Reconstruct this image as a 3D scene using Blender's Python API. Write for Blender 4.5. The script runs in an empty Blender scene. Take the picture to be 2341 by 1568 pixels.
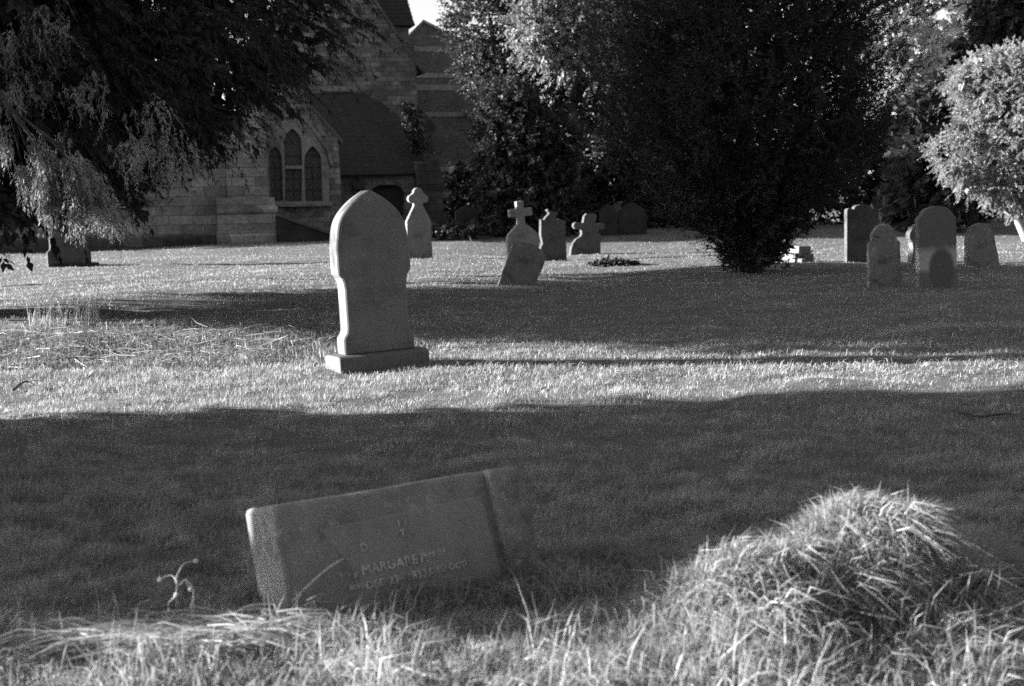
import bpy, bmesh, math, random
import numpy as np
from mathutils import Vector, Matrix
R_ = math.radians
rng = np.random.default_rng(7)
random.seed(7)
sc = bpy.context.scene
COL = sc.collection

# ------------------------------------------------------------------ camera
F_PX, CX, CY, HOR = 3250.0, 1170.0, 784.0, 460.0      # working pixels of a 2340 wide picture
PITCH = math.atan((CY - HOR) / F_PX)
ROLL = R_(1.2)
CAM = Vector((0, 0, 1.6))
fw = Vector((0, math.cos(PITCH), -math.sin(PITCH)))
r0 = Vector((1, 0, 0)); u0 = r0.cross(fw)
rt = r0 * math.cos(ROLL) - u0 * math.sin(ROLL)
up = u0 * math.cos(ROLL) + r0 * math.sin(ROLL)
cd = bpy.data.cameras.new('camera'); cam = bpy.data.objects.new('camera', cd); COL.objects.link(cam)
cam.matrix_world = Matrix(((rt.x, up.x, -fw.x, CAM.x), (rt.y, up.y, -fw.y, CAM.y), (rt.z, up.z, -fw.z, CAM.z), (0, 0, 0, 1)))
cd.lens = 50; cd.sensor_width = 36; cd.clip_end = 3000; cd.clip_start = 0.1
cd.dof.use_dof = True; cd.dof.focus_distance = 13.6; cd.dof.aperture_fstop = 3.2
sc.camera = cam

# ------------------------------------------------------------------ light
SUN_EL, TOSUN = R_(12.0), Vector((-1.0, 0.10, 0)).normalized()
tosun = Vector((TOSUN.x * math.cos(SUN_EL), TOSUN.y * math.cos(SUN_EL), math.sin(SUN_EL)))
w = bpy.data.worlds.new('World'); sc.world = w; w.use_nodes = True
nt = w.node_tree; nt.nodes.clear()
sky = nt.nodes.new('ShaderNodeTexSky'); sky.sky_type = 'NISHITA'; sky.sun_disc = False
sky.sun_elevation = SUN_EL; sky.sun_rotation = math.atan2(TOSUN.x, TOSUN.y)
bw = nt.nodes.new('ShaderNodeRGBToBW'); bg = nt.nodes.new('ShaderNodeBackground'); wo = nt.nodes.new('ShaderNodeOutputWorld')
nt.links.new(sky.outputs[0], bw.inputs[0]); nt.links.new(bw.outputs[0], bg.inputs[0]); nt.links.new(bg.outputs[0], wo.inputs[0])
bg.inputs[1].default_value = 0.066
sd = bpy.data.lights.new('sun', 'SUN'); sd.energy = 5.0; sd.angle = R_(0.5); sd.color = (1, 1, 1)
so = bpy.data.objects.new('sun', sd); COL.objects.link(so)
so.rotation_euler = tosun.to_track_quat('Z', 'Y').to_euler(); so.location = tosun * 60
sc.view_settings.view_transform = 'Standard'; sc.view_settings.look = 'None'
sc.view_settings.gamma = 1; sc.view_settings.use_curve_mapping = False
sc.view_settings.exposure = 2.22
sc.cycles.use_denoising = False
sc.cycles.max_bounces = 5; sc.cycles.diffuse_bounces = 3; sc.cycles.transmission_bounces = 3
sc.cycles.filter_width = 1.6

# ------------------------------------------------------------------ helpers
def ray(u, v):
    return rt * ((u - CX) / F_PX) + up * (-(v - CY) / F_PX) + fw
def at(u, v, Y):
    d = ray(u, v); return CAM + d * (Y / d.y)
def smooth(a, b, x):
    t = np.clip((x - a) / (b - a), 0, 1); return t * t * (3 - 2 * t)
def vnoise(x, y, s, seed=0):
    """cheap value noise, -1..1"""
    x = np.asarray(x, float) / s; y = np.asarray(y, float) / s
    xi = np.floor(x).astype(int); yi = np.floor(y).astype(int); fx = x - xi; fy = y - yi
    fx = fx * fx * (3 - 2 * fx); fy = fy * fy * (3 - 2 * fy)
    def h(a, b):
        n = (a * 374761393 + b * 668265263 + seed * 982451653) & 0x7fffffff
        n = ((n ^ (n >> 13)) * 1274126177) & 0x7fffffff
        return ((n ^ (n >> 16)) & 0xffff) / 32767.5 - 1
    return (h(xi, yi) * (1 - fx) + h(xi + 1, yi) * fx) * (1 - fy) + (h(xi, yi + 1) * (1 - fx) + h(xi + 1, yi + 1) * fx) * fy
def gauss(x, y, cx, cy, rx, ry):
    return np.exp(-(((x - cx) / rx) ** 2 + ((y - cy) / ry) ** 2))
def gh(x, y):
    x = np.asarray(x, float); y = np.asarray(y, float)
    near = smooth(60, 30, y)
    z = 0.035 * vnoise(x, y, 2.3, 1) + 0.05 * vnoise(x, y, 6.0, 2) * smooth(6, 12, y) + 0.022 * vnoise(x, y, 0.7, 3) * near + .012 * vnoise(x, y, .28, 4) * near
    z = z + 0.33 * np.clip(gauss(x, y, 1.40, 5.44, 0.42, 0.34) * 1.2, 0, 1) + 0.19 * gauss(x, y, 0.86, 5.2, 0.34, 0.24) + .05 * vnoise(x, y, .22, 61) * gauss(x, y, 1.3, 5.4, .8, .5)
    z = z + 0.03 * gauss(x, y, 2.0, 4.8, 0.5, 0.2)
    z = z + 0.10 * gauss(x, y, -5.2, 17.4, 3.0, 1.3) + 0.05 * gauss(x, y, -4.6, 16.0, 2.6, 1.2)
    z = z + 0.12 * smooth(20.5, 23.5, y + 0.5 * np.sin(x * 0.7)) * smooth(1.5, -2.0, x)
    z = z - 0.14 * gauss(x, y, 3.52, 15.75, 0.42, 0.28)
    z = z + 0.10 * gauss(x, y, 5.0, 15.6, 1.6, 0.5) + 0.07 * gauss(x, y, 2.6, 11.9, 0.5, 0.3)
    z = z + 0.026 * np.clip(x + 15, 0, 15) * smooth(42, 51, y)
    return z
def g1(x, y): return float(gh(np.array([x]), np.array([y]))[0])
def gp(u, v):
    d = ray(u, v); h = 0.0
    for _ in range(40):
        t = (h - CAM.z) / d.z; p = CAM + d * t; h = 0.5 * h + 0.5 * g1(p.x, p.y)
    return p

def tag(o, label=None, cat=None, group=None, kind=None):
    if label: o['label'] = label
    if cat: o['category'] = cat
    if group: o['group'] = group
    if kind: o['kind'] = kind
    return o
def empty(name, loc, rot=(0, 0, 0)):
    o = bpy.data.objects.new(name, None); COL.objects.link(o); o.location = loc; o.rotation_euler = rot; o.empty_display_size = 0.2
    return o
def link(name, me, mat, parent=None, smooth_=False):
    o = bpy.data.objects.new(name, me); COL.objects.link(o)
    if mat: me.materials.append(mat)
    if parent: o.parent = parent
    if smooth_:
        me.polygons.foreach_set('use_smooth', np.ones(len(me.polygons), bool))
    return o
def pymesh(name, verts, faces, mat, parent=None, smooth_=False):
    me = bpy.data.meshes.new(name); me.from_pydata([tuple(v) for v in verts], [], faces); me.update()
    bm = bmesh.new(); bm.from_mesh(me); bmesh.ops.recalc_face_normals(bm, faces=bm.faces); bm.to_mesh(me); bm.free()
    return link(name, me, mat, parent, smooth_)
def npmesh(name, V, loops, starts, mat, parent=None):
    me = bpy.data.meshes.new(name)
    me.vertices.add(len(V)); me.vertices.foreach_set('co', np.ascontiguousarray(V, np.float32).ravel())
    me.loops.add(len(loops)); me.loops.foreach_set('vertex_index', loops.astype(np.int32))
    me.polygons.add(len(starts)); me.polygons.foreach_set('loop_start', starts.astype(np.int32))
    me.update(calc_edges=True)
    return link(name, me, mat, parent)
def bevel(o, width, seg=2, ang=35):
    m = o.modifiers.new('bevel', 'BEVEL'); m.width = width; m.segments = seg; m.limit_method = 'ANGLE'; m.angle_limit = R_(ang)
    return o
class MB:
    def __init__(s): s.v = []; s.f = []
    def box(s, x0, x1, y0, y1, z0, z1):
        b = len(s.v); s.v += [(x, y, z) for z in (z0, z1) for y in (y0, y1) for x in (x0, x1)]
        for f in ((0, 2, 3, 1), (4, 5, 7, 6), (0, 1, 5, 4), (2, 6, 7, 3), (0, 4, 6, 2), (1, 3, 7, 5)): s.f.append([b + i for i in f])
    def prism(s, poly, y0, y1):            # polygon in x,z pushed along y
        b = len(s.v); n = len(poly)
        s.v += [(x, y0, z) for x, z in poly] + [(x, y1, z) for x, z in poly]
        s.f.append([b + i for i in range(n)]); s.f.append([b + n + i for i in range(n)][::-1])
        for i in range(n):
            j = (i + 1) % n; s.f.append([b + i, b + n + i, b + n + j, b + j])
    def prism_x(s, poly, x0, x1):          # polygon in y,z pushed along x
        b = len(s.v); n = len(poly)
        s.v += [(x0, y, z) for y, z in poly] + [(x1, y, z) for y, z in poly]
        s.f.append([b + i for i in range(n)]); s.f.append([b + n + i for i in range(n)][::-1])
        for i in range(n):
            j = (i + 1) % n; s.f.append([b + i, b + n + i, b + n + j, b + j])
    def tube(s, pts, radii, n=7):
        b = len(s.v); pts = [Vector(p) for p in pts]
        for i, p in enumerate(pts):
            t = (pts[min(i + 1, len(pts) - 1)] - pts[max(i - 1, 0)]).normalized()
            a = t.orthogonal().normalized() if i == 0 else (a - t * a.dot(t)).normalized()
            c = t.cross(a)
            for k in range(n):
                q = 2 * math.pi * k / n; s.v.append(tuple(p + (a * math.cos(q) + c * math.sin(q)) * radii[i]))
        for i in range(len(pts) - 1):
            for k in range(n):
                k2 = (k + 1) % n; s.f.append([b + i * n + k, b + i * n + k2, b + (i + 1) * n + k2, b + (i + 1) * n + k])
        s.f.append([b + k for k in range(n)][::-1]); s.f.append([b + (len(pts) - 1) * n + k for k in range(n)])
    def quad(s, *p):
        b = len(s.v); s.v += [tuple(q) for q in p]; s.f.append([b + i for i in range(len(p))])
    def build(s, name, mat, parent=None, smooth_=False): return pymesh(name, s.v, s.f, mat, parent, smooth_)
def plate(name, loops, d0, thick, mat, parent=None):
    """flat plate with openings: loops of (s, z); front at y = d0"""
    cu = bpy.data.curves.new(name, 'CURVE'); cu.dimensions = '2D'; cu.fill_mode = 'BOTH'; cu.extrude = thick / 2
    for lp in loops:
        sp = cu.splines.new('POLY'); sp.points.add(len(lp) - 1); sp.use_cyclic_u = True
        for i, (a, b) in enumerate(lp): sp.points[i].co = (a, b, 0, 1)
    tmp = bpy.data.objects.new('tmp', cu); COL.objects.link(tmp)
    me = bpy.data.meshes.new_from_object(tmp.evaluated_get(bpy.context.evaluated_depsgraph_get()))
    bpy.data.objects.remove(tmp); bpy.data.curves.remove(cu)
    for v in me.vertices: v.co = (v.co.x, d0 + thick / 2 - v.co.z, v.co.y)
    me.materials.clear(); me.name = name
    return link(name, me, mat, parent)

# ------------------------------------------------------------------ materials
def newmat(name):
    m = bpy.data.materials.new(name); m.use_nodes = True
    n = m.node_tree.nodes; b = n['Principled BSDF']; return m, m.node_tree, b
def grey(c): return (c, c, c, 1)
def ramp(t, stops, fac):
    r = t.nodes.new('ShaderNodeValToRGB'); el = r.color_ramp.elements
    el[0].position, el[0].color = stops[0][0], grey(stops[0][1]); el[1].position, el[1].color = stops[-1][0], grey(stops[-1][1])
    for p, c in stops[1:-1]:
        e = el.new(p); e.color = grey(c)
    t.links.new(fac, r.inputs[0]); return r.outputs[0]
def noise(t, vec, scale, detail=4, rough=0.6):
    n = t.nodes.new('ShaderNodeTexNoise'); n.inputs['Scale'].default_value = scale; n.inputs['Detail'].default_value = detail; n.inputs['Roughness'].default_value = rough
    if vec: t.links.new(vec, n.inputs['Vector'])
    return n.outputs[0]
def mul(t, a, b, mode='MULTIPLY', fac=1.0):
    m = t.nodes.new('ShaderNodeMixRGB'); m.blend_type = mode
    if isinstance(fac, float): m.inputs[0].default_value = fac
    else: t.links.new(fac, m.inputs[0])
    for i, x in ((1, a), (2, b)):
        if isinstance(x, float): m.inputs[i].default_value = grey(x)
        else: t.links.new(x, m.inputs[i])
    return m.outputs[0]
def bump(t, b, h, strength, dist=0.02):
    n = t.nodes.new('ShaderNodeBump'); n.inputs['Strength'].default_value = strength; n.inputs['Distance'].default_value = dist
    t.links.new(h, n.inputs['Height']); t.links.new(n.outputs[0], b.inputs['Normal'])
def coords(t, kind='Object'): return t.nodes.new('ShaderNodeTexCoord').outputs[kind]
def stone_mat(name, base, lichen=0.3, fine=260, blot=2.6, light=1.5, dark=0.55, bmp=0.4):
    m, t, b = newmat(name); c = coords(t)
    n1 = noise(t, c, blot, 7, .68); n2 = noise(t, c, fine, 2, .5); n3 = noise(t, c, blot * 5, 6, .7)
    col = ramp(t, [(.36, base * dark), (.47, base), (.56, base * 1.08), (.68, base * light)], n1)
    col = mul(t, col, ramp(t, [(.3, .62), (.7, 1.3)], n2))
    spots = ramp(t, [(.56, 0), (.64, 1)], n3)
    col = mul(t, col, base * 1.7, 'MIX', mul(t, spots, lichen))
    t.links.new(col, b.inputs['Base Color']); b.inputs['Roughness'].default_value = .9; b.inputs['Specular IOR Level'].default_value = .15
    h = mul(t, n3, n2, 'ADD'); bump(t, b, h, bmp, .012); return m
M = {}
M['granite'] = stone_mat('pale_granite', .18, .25, 330, 2.2, 1.25, .75, .2)
M['granite_base'] = stone_mat('granite_base', .15, .15, 300, 2.0, 1.1, .75, .2)
M['pale'] = stone_mat('pale_limestone', .22, .3, 200, 2.2)
M['mid'] = stone_mat('weathered_sandstone', .24, .7, 160, 3.0, 1.9, .45)
M['dark'] = stone_mat('blackened_sandstone', .105, .5, 160, 2.5)
M['vdark'] = stone_mat('near_black_stone', .04, .4, 160, 2.5)
M['lichen'] = stone_mat('lichen_spotted_stone', .25, .9, 120, 3.2, 2.4, .35)
M['fallen'] = stone_mat('mossy_sandstone', .29, .6, 220, 5.0, 1.5, .65, .5)
M['panel'] = stone_mat('smooth_inscribed_face', .31, .12, 260, 5.0, 1.12, .85, .2)
M['letter'] = stone_mat('worn_lead_lettering', .72, .2, 200, 30, 1.3, .5, .1)
def stain_mat():
    m, t, b = newmat('stained_stone'); c = coords(t)
    sep = t.nodes.new('ShaderNodeSeparateXYZ'); t.links.new(c, sep.inputs[0])
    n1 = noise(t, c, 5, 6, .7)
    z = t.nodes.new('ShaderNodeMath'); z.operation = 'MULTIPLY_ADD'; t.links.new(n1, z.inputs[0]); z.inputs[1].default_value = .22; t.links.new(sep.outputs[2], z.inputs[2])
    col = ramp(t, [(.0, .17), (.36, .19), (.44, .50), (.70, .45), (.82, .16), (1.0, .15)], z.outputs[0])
    # dark arch-shaped damp stain at the foot
    d = t.nodes.new('ShaderNodeVectorMath'); d.operation = 'LENGTH'
    mp = t.nodes.new('ShaderNodeMapping'); mp.inputs['Location'].default_value = (-.06, 0, -.18); mp.inputs['Scale'].default_value = (1, 0, .62)
    t.links.new(c, mp.inputs[0]); t.links.new(mp.outputs[0], d.inputs[0])
    st = ramp(t, [(.20, 1), (.26, 0)], d.outputs['Value'])
    col = mul(t, col, .13, 'MIX', st)
    col = mul(t, col, ramp(t, [(.3, .75), (.7, 1.25)], noise(t, c, 120, 2)))
    t.links.new(col, b.inputs['Base Color']); b.inputs['Roughness'].default_value = .92; bump(t, b, n1, .3); return m
M['stained'] = stain_mat()
M['slab'] = stone_mat('streaked_slab', .18, .4, 160, 3.0, 1.8, .4)
def leaf_mat(name, c, tr=.5, sc_=1.2, lo=.55, hi=1.5, gloss=.035):
    m, t, b = newmat(name); t.nodes.remove(b); out = t.nodes['Material Output']; co = coords(t)
    col = ramp(t, [(.3, c * lo), (.7, c * hi)], noise(t, co, sc_, 3, .7))
    col = mul(t, col, ramp(t, [(.25, .6), (.75, 1.4)], noise(t, co, sc_ * 17, 2, .5)))
    df = t.nodes.new('ShaderNodeBsdfDiffuse'); tl = t.nodes.new('ShaderNodeBsdfTranslucent'); gl = t.nodes.new('ShaderNodeBsdfGlossy'); gl.inputs['Roughness'].default_value = .45
    mx = t.nodes.new('ShaderNodeMixShader'); mx.inputs[0].default_value = tr
    mg = t.nodes.new('ShaderNodeMixShader'); mg.inputs[0].default_value = gloss
    t.links.new(col, df.inputs[0]); t.links.new(col, tl.inputs[0]); t.links.new(df.outputs[0], mx.inputs[1]); t.links.new(tl.outputs[0], mx.inputs[2])
    t.links.new(mx.outputs[0], mg.inputs[1]); t.links.new(gl.outputs[0], mg.inputs[2]); t.links.new(mg.outputs[0], out.inputs[0]); return m
M['grass'] = leaf_mat('lawn_grass', .36, .45, 2.6, .5, 1.5)
M['long_grass'] = leaf_mat('rank_grass', .35, .42, 3.0, .7, 1.3)
M['weed'] = leaf_mat('weed_leaves', .22, .35, 3.0, .5, 1.5)
M['straw'] = leaf_mat('dry_straw', .50, .3, 6.0, .8, 1.2)
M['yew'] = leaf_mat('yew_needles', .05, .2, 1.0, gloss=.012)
M['yew_lit'] = leaf_mat('sunlit_yew_needles', .27, .3, 2.5)  # paler copy of the yew leaves, sunlight put into the colour
M['dark_ever'] = leaf_mat('holly_leaves', .05, .2, 1.0, gloss=.015)
M['glossy'] = leaf_mat('glossy_leaves_shade_tone', .055, .25, 1.0)  # glossy leaves, their dark tone includes shade from the nave
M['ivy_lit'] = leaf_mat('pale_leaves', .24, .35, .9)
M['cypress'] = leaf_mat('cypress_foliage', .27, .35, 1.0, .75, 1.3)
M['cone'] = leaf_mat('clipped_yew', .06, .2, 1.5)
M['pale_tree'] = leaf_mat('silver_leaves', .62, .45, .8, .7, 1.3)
def bark():
    m, t, b = newmat('bark'); c = coords(t); n = noise(t, c, 9, 5, .7)
    t.links.new(ramp(t, [(.3, .03), (.7, .085)], n), b.inputs['Base Color']); b.inputs['Roughness'].default_value = .95; bump(t, b, n, .6, .05); return m
M['bark'] = bark()
def pale_bark():
    m, t, b = newmat('pale_bark'); c = coords(t); n = noise(t, c, 14, 5, .7)
    t.links.new(ramp(t, [(.3, .22), (.7, .42)], n), b.inputs['Base Color']); b.inputs['Roughness'].default_value = .9; bump(t, b, n, .4, .03); return m
M['pale_bark'] = pale_bark()
def soil():
    m, t, b = newmat('turf_soil'); c = coords(t)
    n = noise(t, c, 1.1, 8, .7); n2 = noise(t, c, 60, 3, .6)
    col = mul(t, ramp(t, [(.3, .07), (.7, .15)], n), ramp(t, [(.3, .6), (.7, 1.4)], n2))
    t.links.new(col, b.inputs['Base Color']); b.inputs['Roughness'].default_value = 1; bump(t, b, n2, .8, .03); return m
M['soil'] = soil()
def masonry(name, c1, c2, mort, bw_, bh, var=.5, scale=1.0, off=0.5):
    m, t, b = newmat(name); c = coords(t)
    sep = t.nodes.new('ShaderNodeSeparateXYZ'); cmb = t.nodes.new('ShaderNodeCombineXYZ'); t.links.new(c, sep.inputs[0])
    add = t.nodes.new('ShaderNodeMath'); t.links.new(sep.outputs[0], add.inputs[0]); t.links.new(sep.outputs[1], add.inputs[1])
    t.links.new(add.outputs[0], cmb.inputs[0]); t.links.new(sep.outputs[2], cmb.inputs[1])
    wob = t.nodes.new('ShaderNodeVectorMath'); wob.operation = 'MULTIPLY_ADD'
    nn = t.nodes.new('ShaderNodeTexNoise'); nn.inputs['Scale'].default_value = 1.6; t.links.new(c, nn.inputs['Vector'])
    t.links.new(nn.outputs['Color'], wob.inputs[0]); wob.inputs[1].default_value = (.08, .06, 0); t.links.new(cmb.outputs[0], wob.inputs[2])
    br = t.nodes.new('ShaderNodeTexBrick'); br.offset = off; br.inputs['Color1'].default_value = grey(c1); br.inputs['Color2'].default_value = grey(c2); br.inputs['Mortar'].default_value = grey(mort)
    br.inputs['Scale'].default_value = scale; br.inputs['Mortar Size'].default_value = .012; br.inputs['Mortar Smooth'].default_value = .3; br.inputs['Brick Width'].default_value = bw_; br.inputs['Row Height'].default_value = bh
    t.links.new(wob.outputs[0], br.inputs[0])
    n1 = noise(t, c, .9, 6, .7); n2 = noise(t, c, 9, 5, .7)
    col = mul(t, br.outputs[0], ramp(t, [(.3, 1 - var), (.7, 1 + var)], n1)); col = mul(t, col, ramp(t, [(.3, .65), (.7, 1.35)], n2))
    t.links.new(col, b.inputs['Base Color']); b.inputs['Roughness'].default_value = .95; b.inputs['Specular IOR Level'].default_value = .1
    h = mul(t, n2, br.outputs[1], 'SUBTRACT', .6); bump(t, b, h, .7, .03); return m
M['ashlar'] = masonry('coursed_ashlar', .25, .14, .09, .85, .34)
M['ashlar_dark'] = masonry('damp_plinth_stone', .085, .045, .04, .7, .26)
M['rubble'] = masonry('squared_rubble', .23, .10, .10, .42, .2)
M['brick'] = masonry('small_brickwork', .20, .15, .17, .30, .11, .3)
M['band'] = masonry('pale_stone_band', .36, .30, .22, .6, 1.0, .25)
M['trim'] = stone_mat('dressed_stone', .19, .3, 90, 1.6)
M['copingdark'] = stone_mat('lichened_coping', .10, .35, 90, 1.6)
def tiles():
    m, t, b = newmat('clay_tiles'); c = coords(t); n = noise(t, c, 5, 5, .7); n2 = noise(t, c, 40, 3)
    sep = t.nodes.new('ShaderNodeSeparateXYZ'); t.links.new(c, sep.inputs[0])
    col = mul(t, ramp(t, [(.3, .018), (.7, .042)], n), ramp(t, [(.3, .6), (.7, 1.4)], n2))
    t.links.new(col, b.inputs['Base Color']); b.inputs['Roughness'].default_value = .85; bump(t, b, n2, .4); return m
M['tiles'] = tiles()
def flat(name, c, rough=.9, sc_=8):
    m, t, b = newmat(name); co = coords(t)
    t.links.new(ramp(t, [(.3, c * .7), (.7, c * 1.3)], noise(t, co, sc_, 4)), b.inputs['Base Color']); b.inputs['Roughness'].default_value = rough; return m
M['iron'] = flat('black_iron', .02, .6); M['oak'] = flat('dark_oak_door', .025, .8); M['stalk'] = flat('dry_stalk', .5, .9, 40)
M['wall_pale'] = masonry('rendered_wall', .30, .24, .2, .6, .3, .3); M['litter'] = flat('dead_leaves', .035, .95, 60)
M['twig'] = flat('dark_twig', .05, .9, 40)
def leaded():
    m, t, b = newmat('leaded_glass'); c = coords(t); sep = t.nodes.new('ShaderNodeSeparateXYZ'); t.links.new(c, sep.inputs[0])
    def lines(sx, sz, width):
        a = t.nodes.new('ShaderNodeMath'); a.operation = 'MULTIPLY'; a.inputs[1].default_value = sx; t.links.new(sep.outputs[0], a.inputs[0])
        d = t.nodes.new('ShaderNodeMath'); d.operation = 'MULTIPLY_ADD'; d.inputs[1].default_value = sz; t.links.new(sep.outputs[2], d.inputs[0]); t.links.new(a.outputs[0], d.inputs[2])
        f = t.nodes.new('ShaderNodeMath'); f.operation = 'FRACT'; t.links.new(d.outputs[0], f.inputs[0])
        l = t.nodes.new('ShaderNodeMath'); l.operation = 'LESS_THAN'; l.inputs[1].default_value = width; t.links.new(f.outputs[0], l.inputs[0]); return l.outputs[0]
    mx = t.nodes.new('ShaderNodeMath'); mx.operation = 'MAXIMUM'; t.links.new(lines(5.5, 4, .16), mx.inputs[0]); t.links.new(lines(5.5, -4, .16), mx.inputs[1])
    col = mul(t, ramp(t, [(.35, .008), (.7, .04)], noise(t, c, 7, 3)), .075, 'MIX', mx.outputs[0])
    t.links.new(col, b.inputs['Base Color']); b.inputs['Roughness'].default_value = .35; return m
M['glass'] = leaded()

# ------------------------------------------------------------------ ground
def axis(parts):
    out = []
    for a, b, n in parts: out += list(np.linspace(a, b, n, endpoint=False))
    return np.array(out + [parts[-1][1]])
gx = axis([(-900, -60, 8), (-60, -16, 30), (-16, -5, 60), (-5, 5, 160), (5, 16, 70), (16, 60, 30), (60, 900, 8)])
gy = axis([(-60, 3.2, 12), (3.2, 8, 110), (8, 18, 130), (18, 34, 90), (34, 66, 60), (66, 160, 20), (160, 1500, 10)])
X, Y = np.meshgrid(gx, gy); Z = gh(X, Y)
V = np.stack([X.ravel(), Y.ravel(), Z.ravel()], 1); nx = len(gx); ny = len(gy)
i, j = np.meshgrid(np.arange(nx - 1), np.arange(ny - 1)); a = (j * nx + i).ravel()
F = np.stack([a, a + 1, a + nx + 1, a + nx], 1)
ground = npmesh('ground', V, F.ravel(), np.arange(len(F)) * 4, M['soil']); ground['kind'] = 'structure'
ground.data.polygons.foreach_set('use_smooth', np.ones(len(F), bool))

# ------------------------------------------------------------------ grass
def unit(a): return a / np.maximum(np.linalg.norm(a, axis=1, keepdims=True), 1e-9)
def blades(name, P, D, L, W, droop, mat, parent=None):
    """tapered bent blades: base pair, mid pair, tip"""
    n = len(P); A = unit(np.cross(D, rng.normal(size=(n, 3)))) * (W / 2)[:, None]
    mid = P + D * (L * .55)[:, None]; tip = P + D * L[:, None]
    hd = D.copy(); hd[:, 2] = 0; hd = unit(hd + rng.normal(size=(n, 3)) * [.05, .05, 0])
    tip = tip + hd * (L * droop * .6)[:, None]; tip[:, 2] -= L * droop * .55; mid[:, 2] += L * droop * .05
    V = np.empty((n, 5, 3)); V[:, 0] = P - A; V[:, 1] = P + A; V[:, 2] = mid + A * .8; V[:, 3] = mid - A * .8; V[:, 4] = tip
    b = np.arange(n)[:, None] * 5
    loops = (b + np.array([[0, 1, 2, 3, 3, 2, 4]])).ravel(); st = (np.arange(n)[:, None] * 7 + np.array([[0, 4]])).ravel()
    return npmesh(name, V.reshape(-1, 3), loops, st, mat, parent)
def ground_scatter(n, v0, v1, u0=-260, u1=2600):
    v = rng.uniform(v0, v1, n); u = rng.uniform(u0, u1, n)
    d = np.array(rt)[None] * ((u - CX) / F_PX)[:, None] + np.array(up)[None] * (-(v - CY) / F_PX)[:, None] + np.array(fw)[None]
    ok = d[:, 2] < -.012; d = d[ok]; t = -1.6 / d[:, 2]; p = np.array(CAM) + d * t[:, None]; p = p[p[:, 1] < 58]
    p[:, 2] = gh(p[:, 0], p[:, 1]); return p
def dirs(n, tilt, bias=(0, 0)):
    az = rng.uniform(0, 2 * np.pi, n); th = np.abs(rng.normal(0, tilt, n))
    D = np.stack([np.sin(th) * np.cos(az) + bias[0], np.sin(th) * np.sin(az) + bias[1], np.cos(th)], 1); return unit(D)
P = np.concatenate([ground_scatter(560000, 505, 1400), ground_scatter(150000, 1100, 1600)])
clump = .5 + .5 * vnoise(P[:, 0], P[:, 1], .16, 9); big = .5 + .5 * vnoise(P[:, 0], P[:, 1], .8, 10)
tuft = .5 + .5 * vnoise(P[:, 0], P[:, 1], .07, 12); clump = .55 * clump + .45 * tuft
keep = rng.uniform(size=len(P)) < np.where(P[:, 1] < 12.5, .02 + 2.0 * clump ** 2.6 + .12 * big, .05 + 1.1 * clump ** 1.4 + .35 * big)
P = P[keep]; clump = clump[keep]; big = big[keep]; n = len(P)
L = (.014 + .036 * clump + .03 * big) * rng.uniform(.6, 1.35, n) * (1 + .55 * smooth(13, 6.5, P[:, 1])); W = np.maximum(.0030, P[:, 1] * .00034) * rng.uniform(.7, 1.3, n)
P[:, 2] -= .006
lawn = blades('lawn_grass', P, dirs(n, .5, (.12, -.05)), L, W, rng.uniform(0, .6, n), M['grass'])
tag(lawn, 'short mown lawn grass covering the whole churchyard between the gravestones', 'grass', kind='stuff')

def patch(n, cx, cy, rx, ry, shape=1.0):
    r = np.sqrt(rng.uniform(size=n)) ** shape; a = rng.uniform(0, 2 * np.pi, n)
    x = cx + rx * r * np.cos(a); y = cy + ry * r * np.sin(a); return np.stack([x, y, gh(x, y) - .01], 1)
# long grass along the near edge, in front of the camera
def strip(n, x0, x1, y0, y1):
    x = rng.uniform(x0, x1, n); y = rng.uniform(y0, y1, n); return np.stack([x, y, gh(x, y) - .01], 1)
P = strip(70000, -3.4, 3.6, 4.1, 5.5); k = .5 + .5 * vnoise(P[:, 0], P[:, 1], .15, 23); keep = rng.uniform(size=len(P)) < 1.7 * k ** 2 * (1 - .85 * smooth(5.15, 5.4, P[:, 1]) * smooth(-.9, -.5, P[:, 0]) * smooth(.75, .5, P[:, 0])); P = P[keep]; n = len(P)
o = blades('matted_grass', P, dirs(n, .95), rng.uniform(.03, .10, n), rng.uniform(.0025, .006, n), rng.uniform(.2, 1.7, n), M['long_grass'])
tag(o, 'matted short tangled turf between the long blades at the front edge', 'grass', kind='stuff')
P = strip(30000, -3.4, 3.6, 4.1, 5.45)
k = .5 + .5 * vnoise(P[:, 0], P[:, 1], .22, 21); k = .6 * k + .4 * (.5 + .5 * vnoise(P[:, 0], P[:, 1], .07, 22)); keep = rng.uniform(size=len(P)) < 1.3 * k ** 1.5 * (1 - .85 * smooth(5.1, 5.35, P[:, 1]) * smooth(-.4, -.1, P[:, 0]) * smooth(.75, .5, P[:, 0])); P = P[keep]; k = k[keep]; n = len(P)
L = (.03 + .15 * k) * rng.gamma(3, .33, n).clip(.25, 2.0) * (.75 + .4 * smooth(5.5, 4.6, P[:, 1]))
o = blades('long_grass', P, dirs(n, .7, (.1, -.1)), L, rng.uniform(.0025, .008, n), rng.uniform(.0, .9, n), M['long_grass'])
tag(o, 'long coarse sunlit grass growing across the very front of the picture', 'grass', kind='stuff')
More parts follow.
